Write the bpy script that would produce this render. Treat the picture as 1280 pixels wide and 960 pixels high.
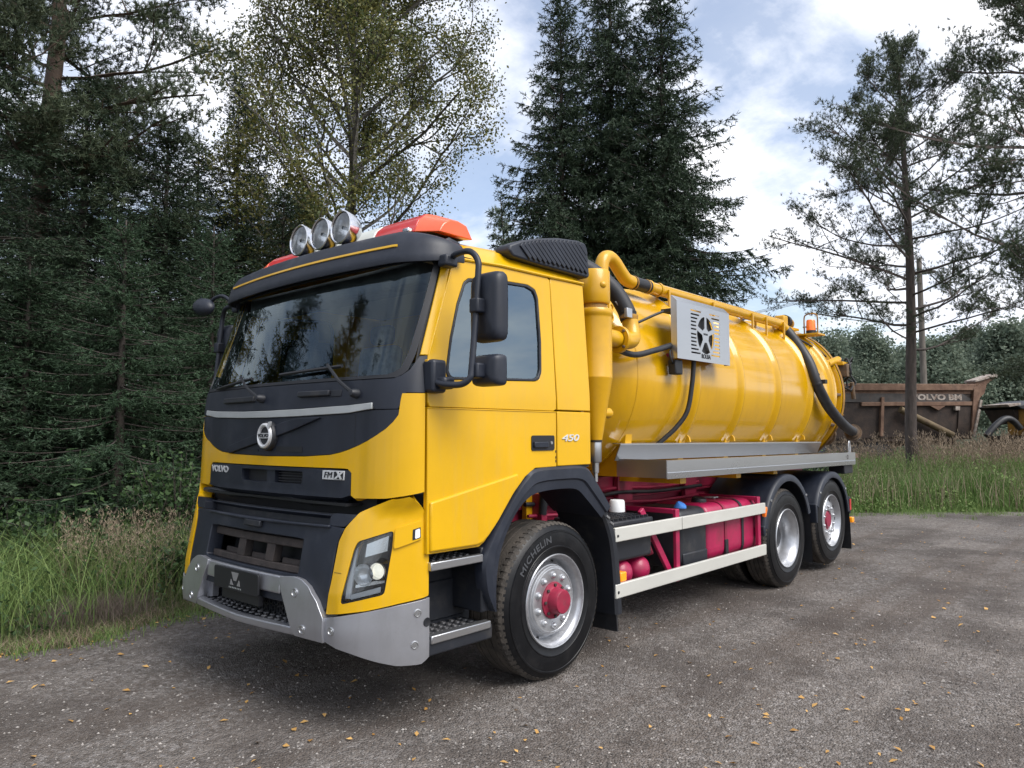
import bpy, math, random
import numpy as np
from mathutils import Vector, Matrix
sc = bpy.context.scene
for o in list(bpy.data.objects): bpy.data.objects.remove(o)
COL = sc.collection
PI = math.pi; R_ = math.radians

# ---------------------------------------------------------------- camera
CAM = np.array([-2.559, -4.400, 1.638]); YAW = R_(41.926); PITCH = R_(3.848); ROLL = R_(-0.13); FPX = 926.0
_F = np.array([math.cos(PITCH)*math.cos(YAW), math.cos(PITCH)*math.sin(YAW), math.sin(PITCH)])
_R = np.array([math.sin(YAW), -math.cos(YAW), 0.0]); _U = np.cross(_R, _F)
_R, _U = _R*math.cos(ROLL)+_U*math.sin(ROLL), -_R*math.sin(ROLL)+_U*math.cos(ROLL)
cd = bpy.data.cameras.new('camera'); cam = bpy.data.objects.new('camera', cd); COL.objects.link(cam)
cd.sensor_width = 36; cd.lens = FPX/1280*36; cd.clip_start = .05; cd.clip_end = 2000
cam.matrix_world = Matrix([[_R[0], _U[0], -_F[0], CAM[0]], [_R[1], _U[1], -_F[1], CAM[1]], [_R[2], _U[2], -_F[2], CAM[2]], [0, 0, 0, 1]])
sc.camera = cam
sc.render.engine = 'CYCLES'
sc.cycles.max_bounces = 6; sc.cycles.diffuse_bounces = 3; sc.cycles.glossy_bounces = 3; sc.cycles.transmission_bounces = 3; sc.cycles.transparent_max_bounces = 12
sc.view_settings.view_transform = 'Standard'; sc.view_settings.look = 'None'
sc.view_settings.gamma = 1; sc.view_settings.exposure = 0.5

def at(px, d):                     # a spot on the ground, d metres ahead and off to the side
    f = np.array([math.cos(YAW), math.sin(YAW)]); r = np.array([math.sin(YAW), -math.cos(YAW)])
    q = CAM[:2]+d*(f+r*(px-640)/FPX); return float(q[0]), float(q[1])

# ---------------------------------------------------------------- sky and sun
SUN_EL, SUN_AZ = R_(50), R_(-88)    # azimuth from +x towards +y : veiled sun high over the near side of the truck
w = bpy.data.worlds.new('World'); sc.world = w; w.use_nodes = True
nt = w.node_tree; N = nt.nodes; L = nt.links; N.clear()
out = N.new('ShaderNodeOutputWorld'); bg = N.new('ShaderNodeBackground'); L.new(bg.outputs[0], out.inputs[0])
sky = N.new('ShaderNodeTexSky'); sky.sky_type = 'NISHITA'; sky.sun_disc = False
sky.sun_elevation = SUN_EL; sky.sun_rotation = PI/2-SUN_AZ; sky.air_density = 1.0; sky.dust_density = 2.0; sky.ozone_density = 1.5
bg.inputs[1].default_value = 0.15
tc = N.new('ShaderNodeTexCoord'); sep = N.new('ShaderNodeSeparateXYZ'); L.new(tc.outputs['Generated'], sep.inputs[0])
def wm(op, a, b=None):
    m = N.new('ShaderNodeMath'); m.operation = op
    for i, v in enumerate((a, b)):
        if v is None: continue
        if isinstance(v, (int, float)): m.inputs[i].default_value = v
        else: L.new(v, m.inputs[i])
    return m.outputs[0]
zz = wm('ADD', wm('MAXIMUM', sep.outputs[2], 0.0), 0.22)
cmb = N.new('ShaderNodeCombineXYZ'); L.new(wm('DIVIDE', sep.outputs[0], zz), cmb.inputs[0]); L.new(wm('DIVIDE', sep.outputs[1], zz), cmb.inputs[1])
def wnoise(scale, det, rough, loc, dist=0.0):
    mp = N.new('ShaderNodeMapping'); mp.inputs['Location'].default_value = loc; L.new(cmb.outputs[0], mp.inputs[0])
    n = N.new('ShaderNodeTexNoise'); n.inputs['Scale'].default_value = scale; n.inputs['Detail'].default_value = det
    n.inputs['Roughness'].default_value = rough; n.inputs['Distortion'].default_value = dist; L.new(mp.outputs[0], n.inputs[0]); return n.outputs[0]
n1 = wnoise(1.25, 9, .58, (3.1, 1.7, 0), .35); n2 = wnoise(4.5, 8, .6, (7.3, 2.2, 0), .2); n3 = wnoise(.7, 4, .5, (1.2, 5.5, 0))
dens = wm('ADD', wm('MULTIPLY', n1, .74), wm('MULTIPLY', n2, .26))
rp = N.new('ShaderNodeValToRGB'); L.new(dens, rp.inputs[0])
rp.color_ramp.elements[0].position = .40; rp.color_ramp.elements[0].color = (0.24, 0.24, 0.24, 1)
rp.color_ramp.elements[1].position = .55; rp.color_ramp.elements[1].color = (.97, .97, .97, 1)
rc = N.new('ShaderNodeValToRGB'); L.new(wm('ADD', wm('MULTIPLY', n3, .6), wm('MULTIPLY', n2, .4)), rc.inputs[0])
rc.color_ramp.elements[0].position = .36; rc.color_ramp.elements[0].color = (4.7, 5.1, 6.2, 1)
rc.color_ramp.elements[1].position = .62; rc.color_ramp.elements[1].color = (8.2, 8.2, 8.3, 1)
# clouds stand brighter towards the hidden sun
dot = N.new('ShaderNodeVectorMath'); dot.operation = 'DOT_PRODUCT'; L.new(tc.outputs['Generated'], dot.inputs[0])
dot.inputs[1].default_value = (math.cos(SUN_EL)*math.cos(SUN_AZ), math.cos(SUN_EL)*math.sin(SUN_AZ), math.sin(SUN_EL))
glow = wm('ADD', .88, wm('MULTIPLY', wm('POWER', wm('MAXIMUM', dot.outputs['Value'], 0.0), 3.0), .10))
vm = N.new('ShaderNodeVectorMath'); vm.operation = 'SCALE'; L.new(rc.outputs[0], vm.inputs[0]); L.new(glow, vm.inputs['Scale'])
mx = N.new('ShaderNodeMix'); mx.data_type = 'RGBA'; L.new(rp.outputs[0], mx.inputs[0]); L.new(sky.outputs[0], mx.inputs[6]); L.new(vm.outputs[0], mx.inputs[7])
L.new(mx.outputs[2], bg.inputs[0])
sd = bpy.data.lights.new('sun', 'SUN'); sun = bpy.data.objects.new('sun', sd); COL.objects.link(sun)
sd.energy = 3.0; sd.angle = R_(40); sd.color = (1, .97, .93)
sun.rotation_euler = Vector((math.cos(SUN_EL)*math.cos(SUN_AZ), math.cos(SUN_EL)*math.sin(SUN_AZ), math.sin(SUN_EL))).to_track_quat('Z', 'Y').to_euler()

# ---------------------------------------------------------------- materials
MAT = {}
def mat(name, col, rough=.5, metal=0.0, var=0.0, vscale=6.0, col2=None, bump=0.0, bscale=40.0, coat=0.0, rvar=0.0, emit=None, estr=0.0, tint=False, transl=0.0, stretch=None, spec=.5, film=0.0, filmcol=(.33, .27, .17), dirt=0.0, dirtcol=(.10,.085,.07), dscale=2.5, bdet=4):
    m = bpy.data.materials.new(name); m.use_nodes = True; MAT[name] = m
    nt = m.node_tree; N = nt.nodes; L = nt.links; b = N['Principled BSDF']
    b.inputs['Base Color'].default_value = (*col, 1); b.inputs['Roughness'].default_value = rough; b.inputs['Metallic'].default_value = metal
    b.inputs['Specular IOR Level'].default_value = spec; b.inputs['Coat Weight'].default_value = coat; b.inputs['Coat Roughness'].default_value = .08
    tcn = N.new('ShaderNodeTexCoord'); src = tcn.outputs['Object']
    if stretch:
        mp = N.new('ShaderNodeMapping'); mp.inputs['Scale'].default_value = stretch; L.new(src, mp.inputs[0]); src = mp.outputs[0]
    def noise(sc_, det=5, ro=.6, s=None):
        n = N.new('ShaderNodeTexNoise'); n.inputs['Scale'].default_value = sc_; n.inputs['Detail'].default_value = det; n.inputs['Roughness'].default_value = ro
        L.new(s or src, n.inputs[0]); return n.outputs[0]
    def ramp(f, a, c, ca=(0,0,0,1), cc=(1,1,1,1)):
        r = N.new('ShaderNodeValToRGB'); r.color_ramp.elements[0].position = a; r.color_ramp.elements[1].position = c
        r.color_ramp.elements[0].color = ca; r.color_ramp.elements[1].color = cc; L.new(f, r.inputs[0]); return r.outputs[0]
    cur = None
    def mixc(f, A, B):
        x = N.new('ShaderNodeMix'); x.data_type = 'RGBA'
        for i, v in ((0, f), (6, A), (7, B)):
            if isinstance(v, tuple): x.inputs[i].default_value = (*v, 1) if len(v) == 3 else v
            elif isinstance(v, (int, float)): x.inputs[i].default_value = v
            else: L.new(v, x.inputs[i])
        return x.outputs[2]
    if tint:
        at_ = N.new('ShaderNodeAttribute'); at_.attribute_name = 'tint'
        cur = mixc(at_.outputs['Fac'], col, col2 or tuple(c*1.8 for c in col))
    elif var or col2:
        c2 = col2 or tuple(min(1, c*(1+var)) for c in col); c1 = col if col2 else tuple(c*(1-var) for c in col)
        cur = mixc(ramp(noise(vscale), .32, .68), c1, c2)
    if dirt:
        f = ramp(noise(dscale, 8, .68), .52, .74)
        g = N.new('ShaderNodeMath'); g.operation = 'MULTIPLY'; g.inputs[1].default_value = dirt; L.new(f, g.inputs[0])
        cur = mixc(g.outputs[0], cur if cur is not None else col, dirtcol)
    if film:                                     # thin road film and run marks
        mq = N.new('ShaderNodeMapping'); mq.inputs['Scale'].default_value = (7, 7, .7); L.new(tcn.outputs['Object'], mq.inputs[0])
        f1 = ramp(noise(1.0, 9, .7, mq.outputs[0]), .50, .78); f2 = ramp(noise(60.0, 3, .6), .66, .74); fx = N.new('ShaderNodeMath'); fx.operation = 'MULTIPLY_ADD'; fx.inputs[1].default_value = film; L.new(f1, fx.inputs[0])
        fy = N.new('ShaderNodeMath'); fy.operation = 'MULTIPLY'; fy.inputs[1].default_value = film*.6; L.new(f2, fy.inputs[0]); L.new(fy.outputs[0], fx.inputs[2])
        cur = mixc(fx.outputs[0], cur if cur is not None else col, filmcol)
    if cur is not None: L.new(cur, b.inputs['Base Color'])
    if rvar:
        r = N.new('ShaderNodeMapRange'); r.inputs[3].default_value = max(0.02, rough-rvar); r.inputs[4].default_value = min(1, rough+rvar)
        L.new(noise(vscale*1.7), r.inputs[0]); L.new(r.outputs[0], b.inputs['Roughness'])
    if bump:
        bp = N.new('ShaderNodeBump'); bp.inputs['Strength'].default_value = bump; bp.inputs['Distance'].default_value = .02
        L.new(noise(bscale, bdet, .6), bp.inputs['Height']); L.new(bp.outputs[0], b.inputs['Normal'])
    if emit: b.inputs['Emission Color'].default_value = (*emit, 1); b.inputs['Emission Strength'].default_value = estr
    if transl:
        tr = N.new('ShaderNodeBsdfTranslucent'); ms = N.new('ShaderNodeMixShader'); ms.inputs[0].default_value = transl
        if cur is not None: L.new(cur, tr.inputs[0])
        else: tr.inputs[0].default_value = (*col, 1)
        L.new(b.outputs[0], ms.inputs[1]); L.new(tr.outputs[0], ms.inputs[2]); L.new(ms.outputs[0], N['Material Output'].inputs[0])
    return m
def glassmat(name, tintc, ior=1.5, rough=.0, gl=(1, 1, 1)):
    m = bpy.data.materials.new(name); m.use_nodes = True; MAT[name] = m; nt = m.node_tree; N = nt.nodes; L = nt.links
    N.remove(N['Principled BSDF'])
    t = N.new('ShaderNodeBsdfTransparent'); t.inputs[0].default_value = (*tintc, 1)
    g = N.new('ShaderNodeBsdfGlossy'); g.inputs['Roughness'].default_value = rough; g.inputs['Color'].default_value = (*gl, 1)
    f = N.new('ShaderNodeFresnel'); f.inputs[0].default_value = ior; ms = N.new('ShaderNodeMixShader')
    L.new(f.outputs[0], ms.inputs[0]); L.new(t.outputs[0], ms.inputs[1]); L.new(g.outputs[0], ms.inputs[2]); L.new(ms.outputs[0], N['Material Output'].inputs[0]); return m

mat('yellow', (.61, .345, .001), .32, var=.05, vscale=1.5, coat=.22, spec=.4, rvar=.06, bump=.01, bscale=9, dirt=.22, dirtcol=(.46, .24, .006), dscale=1.7, film=.20)
mat('tank_yellow', (.55, .298, .001), .24, var=.07, vscale=1.2, coat=.5, spec=.4, rvar=.08, bump=.09, bscale=3.4, bdet=2, dirt=.40, dirtcol=(.42, .20, .006), dscale=1.6, stretch=(1, 1, .45), film=.30, filmcol=(.26, .14, .02))
mat('pipe_yellow', (.56, .30, .002), .38, var=.10, vscale=5, coat=.2, dirt=.5, dirtcol=(.30, .16, .02), dscale=5)
mat('plastic', (.006, .0095, .019), .50, var=.25, vscale=3, bump=.03, bscale=300, rvar=.08, dirt=.3, dirtcol=(.060, .062, .068), dscale=3, film=.14, filmcol=(.07, .07, .074))
mat('plastic_low', (.009, .011, .016), .52, var=.25, vscale=4, bump=.04, bscale=250, dirt=.55, dirtcol=(.075, .068, .06), dscale=3.5)
mat('black', (.008, .009, .012), .55, var=.2)
mat('rubber', (.012, .013, .016), .48, var=.25, vscale=9, bump=.05, bscale=120, dirt=.35, dirtcol=(.05, .046, .042), dscale=6)
mat('sidewall', (.003, .0034, .0045), .40, spec=.3, var=.2, vscale=8, bump=.04, bscale=60, rvar=.08, dirt=.3, dirtcol=(.03, .028, .027), dscale=8)
mat('tread', (.030, .027, .024), .85, col2=(.090, .076, .063), vscale=10, bump=.35, bscale=70)
mat('wheel_silver', (.44, .45, .47), .36, .7, var=.12, vscale=12, rvar=.1, dirt=.35, dirtcol=(.22, .21, .20), dscale=11)
mat('chrome', (.68, .69, .71), .2, 1.0, rvar=.06)
mat('steel', (.50, .51, .52), .30, .92, var=.05, vscale=1.5, rvar=.08, bump=.012, bscale=5, dirt=.15, dirtcol=(.32, .31, .30), dscale=3, stretch=(.25, 1, 1))
mat('stud_metal', (.10, .10, .105), .5, .6, var=.3, vscale=30)
mat('bumper_metal', (.40, .41, .44), .36, .75, var=.10, vscale=2, rvar=.12, bump=.02, bscale=140, film=.35, filmcol=(.24, .23, .22), dirt=.3, dirtcol=(.20, .19, .18), dscale=2.4)
mat('alu_rail', (.55, .545, .50), .42, .25, var=.06, vscale=3, dirt=.3, dirtcol=(.42, .40, .35), dscale=5, stretch=(.3, 1, 1))
mat('magenta', (.31, .007, .055), .42, var=.18, vscale=4, coat=.1, dirt=.55, dirtcol=(.085, .035, .035), dscale=5)
mat('frame_red', (.22, .008, .036), .5, var=.2, vscale=4, dirt=.7, dirtcol=(.045, .022, .022), dscale=4)
mat('hub_red', (.24, .010, .036), .55, var=.2, vscale=14, dirt=.5, dirtcol=(.09, .05, .05), dscale=16)
mat('silver_strip', (.42, .44, .44), .42, .3, var=.06)
mat('rust_brown', (.022, .018, .017), .75, col2=(.050, .039, .035), vscale=14, bump=.2, bscale=60)
mat('badge', (.62, .63, .64), .35, .35)
mat('orange_lens', (.80, .17, .015), .22, var=.1, coat=.5, emit=(.8, .16, .01), estr=.15)
mat('amber_lens', (.85, .28, .01), .25, coat=.5, emit=(.9, .3, .01), estr=.25)
mat('red_lens', (.50, .022, .022), .28, var=.12, coat=.4)
mat('red_orange_lens', (.78, .10, .02), .3, var=.1, coat=.4)
mat('bar_white', (.62, .64, .60), .38, var=.05, coat=.3)
mat('lamp_reflector', (.82, .83, .84), .28, .65, bump=.15, bscale=45)
mat('drl', (.75, .76, .78), .25, coat=.5)
mat('lamp_lit', (1, .96, .85), .2, emit=(1, .95, .80), estr=.55)
mat('head_dark', (.03, .034, .042), .22, .35, coat=.6)
mat('interior', (.08, .088, .095), .7, var=.3)
mat('seat_fabric', (.13, .14, .16), .85, var=.3, vscale=20)
mat('interior_pale', (.30, .29, .27), .8)
mat('white_plastic', (.66, .67, .68), .4)
mat('blue_cap', (.06, .22, .62), .4)
mat('mirror_glass', (.55, .57, .6), .04, 1.0)
mat('dirty_yellow', (.40, .20, .015), .6, col2=(.13, .075, .03), vscale=6, bump=.25, bscale=40)
mat('dirty_dark', (.05, .038, .028), .75, col2=(.16, .10, .055), vscale=9, bump=.3, bscale=50)
mat('hose_black', (.012, .013, .016), .5, var=.3, bump=.06, bscale=90, dirt=.4, dirtcol=(.05, .048, .045), dscale=5)
glassmat('windscreen_glass', (.86, .95, .96), 1.55, gl=(.78, .93, 1))
glassmat('side_glass', (.50, .60, .66), 2.8, gl=(.74, .90, 1))
glassmat('clear_glass', (.9, .92, .93), 1.5)

# ---------------------------------------------------------------- mesh helpers
def newobj(name, me, material, parent=None, smooth=40, bevel=0.0, segs=2):
    o = bpy.data.objects.new(name, me); COL.objects.link(o)
    if material is not None:
        for mn in (material if isinstance(material, (list, tuple)) else [material]): me.materials.append(MAT[mn])
    if smooth:
        me.polygons.foreach_set('use_smooth', [True]*len(me.polygons))
        try: me.set_sharp_from_angle(angle=R_(smooth))
        except Exception: pass
    if bevel:
        b = o.modifiers.new('bevel', 'BEVEL'); b.width = bevel; b.segments = segs; b.limit_method = 'ANGLE'; b.angle_limit = R_(35); b.harden_normals = False
    if parent is not None: o.parent = parent
    return o
def tag(o, label=None, cat=None, group=None, kind=None):
    if label: o['label'] = label
    if cat: o['category'] = cat
    if group: o['group'] = group
    if kind: o['kind'] = kind
    return o
def empty(name, loc=(0, 0, 0), rz=0):
    o = bpy.data.objects.new(name, None); COL.objects.link(o); o.location = loc; o.rotation_euler = (0, 0, rz); o.empty_display_size = .2; return o
def copy_tree(o, parent=None):
    c = o.copy(); COL.objects.link(c)
    if parent is not None: c.parent = parent
    for ch in list(o.children): copy_tree(ch, c)
    return c

def unit(v): n = math.sqrt(sum(a*a for a in v)) or 1; return [a/n for a in v]
def catmull(P, n=8):
    P = [np.array(p, float) for p in P]; Q = [2*P[0]-P[1]]+P+[2*P[-1]-P[-2]]; o = []
    for i in range(1, len(Q)-2):
        for k in range(n):
            t = k/n; a, b, c, d = Q[i-1:i+3]
            o.append(.5*((2*b)+(-a+c)*t+(2*a-5*b+4*c-d)*t*t+(-a+3*b-3*c+d)*t**3))
    o.append(P[-1]); return o
class MB:
    def __init__(s): s.v = []; s.f = []; s.m = []; s.cur = 0
    def face(s, idx): s.f.append(tuple(idx)); s.m.append(s.cur)
    def add(s, vs, fs):
        b = len(s.v); s.v += [tuple(float(c) for c in p) for p in vs]
        for f in fs: s.face([b+i for i in f])
        return s
    def box(s, a, b, rot=None, c=None):
        (x0, y0, z0), (x1, y1, z1) = a, b
        vs = [(x0, y0, z0), (x1, y0, z0), (x1, y1, z0), (x0, y1, z0), (x0, y0, z1), (x1, y0, z1), (x1, y1, z1), (x0, y1, z1)]
        if rot is not None:
            cc = Vector(c or [(p+q)/2 for p, q in zip(a, b)]); vs = [tuple(rot @ (Vector(p)-cc)+cc) for p in vs]
        return s.add(vs, [(0, 3, 2, 1), (4, 5, 6, 7), (0, 1, 5, 4), (1, 2, 6, 5), (2, 3, 7, 6), (3, 0, 4, 7)])
    def bar(s, p, q, wy, wz, up=(0, 0, 1)):
        p, q = np.array(p, float), np.array(q, float); d = (q-p)/np.linalg.norm(q-p); u = np.array(up, float); sd_ = np.cross(d, u); sd_ /= np.linalg.norm(sd_); u = np.cross(sd_, d)
        vs = [e+sd_*a*wy/2+u*b*wz/2 for e in (p, q) for a, b in ((-1, -1), (1, -1), (1, 1), (-1, 1))]
        return s.add(vs, [(0, 3, 2, 1), (4, 5, 6, 7), (0, 1, 5, 4), (1, 2, 6, 5), (2, 3, 7, 6), (3, 0, 4, 7)])
    def tube(s, path, r, n=12, smooth=0, cap=True, rr=None):
        P = catmull(path, smooth) if smooth else [np.array(p, float) for p in path]
        b = len(s.v); prev = None; T = []
        for i in range(len(P)):
            d = P[min(i+1, len(P)-1)]-P[max(i-1, 0)]; T.append(d/(np.linalg.norm(d) or 1))
        u = np.cross(T[0], (0, 0, 1)); 
        if np.linalg.norm(u) < .1: u = np.cross(T[0], (1, 0, 0))
        u /= np.linalg.norm(u)
        for i, p in enumerate(P):
            u = u-T[i]*np.dot(u, T[i]); u /= np.linalg.norm(u); v = np.cross(T[i], u)
            ri = r if rr is None else rr(i/(len(P)-1))
            for k in range(n):
                a = 2*PI*k/n; s.v.append(tuple(p+ri*(u*math.cos(a)+v*math.sin(a))))
        for i in range(len(P)-1):
            for k in range(n): s.face((b+i*n+k, b+i*n+(k+1) % n, b+(i+1)*n+(k+1) % n, b+(i+1)*n+k))
        if cap: s.face([b+k for k in range(n)][::-1]); s.face([b+(len(P)-1)*n+k for k in range(n)])
        return s
    def lathe(s, prof, origin, axis, n=48, mats=None, closed=False):     # prof: (radius, along)
        ax = np.array(axis, float); u = np.cross(ax, (0, 0, 1)); 
        if np.linalg.norm(u) < .1: u = np.cross(ax, (1, 0, 0))
        u /= np.linalg.norm(u); v = np.cross(ax, u); O = np.array(origin, float); b = len(s.v); m = len(prof)
        for k in range(n):
            a = 2*PI*k/n; e = u*math.cos(a)+v*math.sin(a)
            for r, t in prof: s.v.append(tuple(O+ax*t+e*max(r, 1e-4)))
        for k in range(n):
            for i in range(m-1):
                s.cur = mats[i] if mats else s.cur
                s.face((b+k*m+i, b+((k+1) % n)*m+i, b+((k+1) % n)*m+i+1, b+k*m+i+1))
        return s
    def prism(s, poly, f0, f1):     # poly in 2D, f0/f1 map to two parallel faces
        n = len(poly); b = len(s.v); s.v += [tuple(f0(*p)) for p in poly]+[tuple(f1(*p)) for p in poly]
        s.face(range(b, b+n)); s.face(range(b+2*n-1, b+n-1, -1))
        for i in range(n): j = (i+1) % n; s.face((b+i, b+n+i, b+n+j, b+j))
        return s
    def grid(s, rows, close_u=False):
        b = len(s.v); nr = len(rows); nc = len(rows[0])
        for r in rows: s.v += [tuple(float(c) for c in p) for p in r]
        for i in range(nr-1):
            for j in range(nc-1): s.face((b+i*nc+j, b+i*nc+j+1, b+(i+1)*nc+j+1, b+(i+1)*nc+j))
        return s
    def _solid(s, rows, f, off, th, closed_u):
        # rows[i][j] = (u,v); skin of thickness th under a surface f
        nr, nc = len(rows), len(rows[0]); b = len(s.v); O = []; I = []
        for r in rows:
            for (u, v) in r:
                p = np.array(f(u, v)); n = fnormal(f, u, v); O.append(tuple(p+n*off)); I.append(tuple(p+n*(off-th)))
        s.v += O+I; K = nr*nc
        rng_i = range(nr) if closed_u else range(nr-1)
        q = lambda i, j: b+(i % nr)*nc+j
        for i in rng_i:
            for j in range(nc-1):
                s.face((q(i, j), q(i+1, j), q(i+1, j+1), q(i, j+1)))
                if th: s.face((K+q(i, j), K+q(i, j+1), K+q(i+1, j+1), K+q(i+1, j)))
            if th:
                s.face((q(i, 0), K+q(i, 0), K+q(i+1, 0), q(i+1, 0))); s.face((q(i, nc-1), q(i+1, nc-1), K+q(i+1, nc-1), K+q(i, nc-1)))
        if th and not closed_u:
            for j in range(nc-1):
                s.face((q(0, j), q(0, j+1), K+q(0, j+1), K+q(0, j))); s.face((q(nr-1, j), K+q(nr-1, j), K+q(nr-1, j+1), q(nr-1, j+1)))
        return s
    def patch(s, f, us, lo, hi, nv=4, off=0.0, th=.02):
        lo = lo if callable(lo) else (lambda u, c=lo: c); hi = hi if callable(hi) else (lambda u, c=hi: c)
        return s._solid([[(u, lo(u)+(hi(u)-lo(u))*j/nv) for j in range(nv+1)] for u in us], f, off, th, False)
    def ring(s, f, outer, inner, c, n=96, m=3, off=0.0, th=.02):   # band between two outlines star-shaped about c (inner None = filled)
        A = ray(outer, c, n); B = ray(inner, c, n) if inner else [(c[0]+(x-c[0])*.004, c[1]+(y-c[1])*.004) for x, y in A]
        m = m if inner else max(m, 6)
        return s._solid([[(a[0]+(b[0]-a[0])*j/m, a[1]+(b[1]-a[1])*j/m) for j in range(m+1)] for a, b in zip(A, B)], f, off, th, True)
    def fix(s):
        return s
    def mesh(s, name):
        me = bpy.data.meshes.new(name); me.from_pydata(s.v, [], s.f)
        if any(s.m): me.polygons.foreach_set('material_index', s.m)
        import bmesh
        bm = bmesh.new(); bm.from_mesh(me); bmesh.ops.recalc_face_normals(bm, faces=bm.faces); bm.to_mesh(me); bm.free()
        me.validate(); me.update(); return me
    def build(s, name, material, parent=None, smooth=40, bevel=0.0, segs=2): return newobj(name, s.mesh(name), material, parent, smooth, bevel, segs)
def fnormal(f, u, v, e=1e-3):
    a = np.array(f(u+e, v))-np.array(f(u-e, v)); b = np.array(f(u, v+e))-np.array(f(u, v-e)); n = np.cross(a, b); n /= (np.linalg.norm(n) or 1)
    p = np.array(f(u, v))
    if np.dot(n, p-np.array([1.0, 0.0, p[2]])) < 0: n = -n
    return n
def ray(poly, c, n):
    out = []; m = len(poly)
    angs = sorted(set([round(2*PI*k/n-PI, 6) for k in range(n)]))
    # pull the nearest samples onto the corners so that they stay crisp
    ca = [math.atan2(p[1]-c[1], p[0]-c[0]) for p in poly]
    for a in angs:
        best = None
        dx, dy = math.cos(a), math.sin(a)
        for i in range(m):
            (x1, y1), (x2, y2) = poly[i], poly[(i+1) % m]; ex, ey = x2-x1, y2-y1; den = dx*ey-dy*ex
            if abs(den) < 1e-12: continue
            t = ((x1-c[0])*ey-(y1-c[1])*ex)/den; q = ((x1-c[0])*dy-(y1-c[1])*dx)/den
            if t > 0 and -1e-9 <= q <= 1+1e-9 and (best is None or t > best): best = t
        out.append((c[0]+dx*(best or 0), c[1]+dy*(best or 0)))
    return out
def rounded(poly, r, n=4):
    out = []; m = len(poly)
    for i in range(m):
        p = np.array(poly[i], float); a = np.array(poly[i-1], float)-p; b = np.array(poly[(i+1) % m], float)-p
        ra = min(r, np.linalg.norm(a)*.45, np.linalg.norm(b)*.45); A = p+a/np.linalg.norm(a)*ra; B = p+b/np.linalg.norm(b)*ra
        for k in range(n+1): t = k/n; out.append(tuple((1-t)**2*A+2*t*(1-t)*p+t*t*B))
    return out
def pl(T):
    T = sorted(T)
    def f(u):
        if u <= T[0][0]: return T[0][1]
        for (a, b), (c, d) in zip(T, T[1:]):
            if u <= c: return b+(d-b)*(u-a)/((c-a) or 1)
        return T[-1][1]
    return f
def sym(T): g = pl(T); return lambda u: g(abs(u))
def lin(a, b, n): return [a+(b-a)*i/n for i in range(n+1)]
def text_mesh(body, size, extrude=.004, shear=0.0, bold=0.0, spacing=1.0):
    c = bpy.data.curves.new('txt', 'FONT'); c.body = body; c.size = size; c.extrude = extrude; c.align_x = 'CENTER'; c.align_y = 'CENTER'; c.shear = shear; c.offset = bold; c.space_character = spacing; c.resolution_u = 3
    o = bpy.data.objects.new('txt', c); me = bpy.data.meshes.new_from_object(o); bpy.data.objects.remove(o); bpy.data.curves.remove(c); return me
def lettering(name, body, size, fmap, material, parent, sx=1.0, **k):
    me = text_mesh(body, size, **k)
    for v in me.vertices: v.co = Vector(fmap(v.co.x*sx, v.co.y, v.co.z))
    me.name = name; return newobj(name, me, material, parent, smooth=0)
def boolean_cut(me, cutter_me):
    a = bpy.data.objects.new('a', me); b = bpy.data.objects.new('b', cutter_me); COL.objects.link(a); COL.objects.link(b)
    md = a.modifiers.new('cut', 'BOOLEAN'); md.operation = 'DIFFERENCE'; md.object = b; md.solver = 'EXACT'
    dg = bpy.context.evaluated_depsgraph_get(); r = bpy.data.meshes.new_from_object(a.evaluated_get(dg))
    bpy.data.objects.remove(a); bpy.data.objects.remove(b); return r
# ================================================================ the truck
truck = tag(empty('vacuum_truck'), 'yellow vacuum tanker truck with dark bumper grille and red chassis parked on gravel', 'truck')
def lerpT(z, T):
    if z <= T[0][0]: return T[0][1]
    for (a, b), (c, d) in zip(T, T[1:]):
        if z <= c: return b+(d-b)*(z-a)/(c-a)
    return T[-1][1]
XF = [(0.3, -.17), (0.55, -.2), (0.75, -.19), (0.95, -.155), (1.19, -.11), (1.275, -.055), (1.8, -.034), (1.95, -.015), (2.7, .215), (3, .33)]
WT = [(0, 1.215), (1.2, 1.215), (1.275, 1.245), (1.88, 1.245), (2.72, 1.187), (3, 1.15)]
XS = [(0, .235), (1.88, .235), (2.72, .49), (3, .58)]
YC, KB, LC = .93, .08, .40
def Fs(s, z):                       # skin of the cab, run round from the middle of the front (s = 0) to the side
    sg = 1 if s >= 0 else -1; a = abs(s); xf = lerpT(z, XF); W = lerpT(z, WT); x0 = xf+KB*YC*YC; xs = lerpT(z, XS)
    if a <= YC: x, y = xf+KB*a*a, a
    elif a <= YC+LC:
        u = (a-YC)/LC; t = u*PI/2; x, y = xs-(xs-x0)*math.cos(t), YC+(W-YC)*math.sin(t); k = lerpT(z, [(1.2, .5), (1.275, 0.0)])
        x += (x0+(xs-x0)*u-x)*k; y += (YC+(W-YC)*u-y)*k
    else: x, y = xs+(a-YC-LC), W
    return (x, -sg*y, z)
def Sd(sg):                         # side of the cab in (x, z)
    return lambda x, z: (x, -sg*(1.245 if z < 1.3 else lerpT(z, WT)), z)
def on(f, u, v, off): p = np.array(f(u, v)); n = fnormal(f, u, v); return p+n*off
def frame_at(f, u, v):              # local right / up / out axes on a skin
    p = np.array(f(u, v)); n = fnormal(f, u, v); a = np.array(f(u+1e-3, v))-np.array(f(u-1e-3, v)); a /= np.linalg.norm(a); return p, a, np.array([0, 0, 1.0]), n
def build(mb, name, m, parent=None, **k): return mb.build(name, m, parent or truck, **k)

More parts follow.
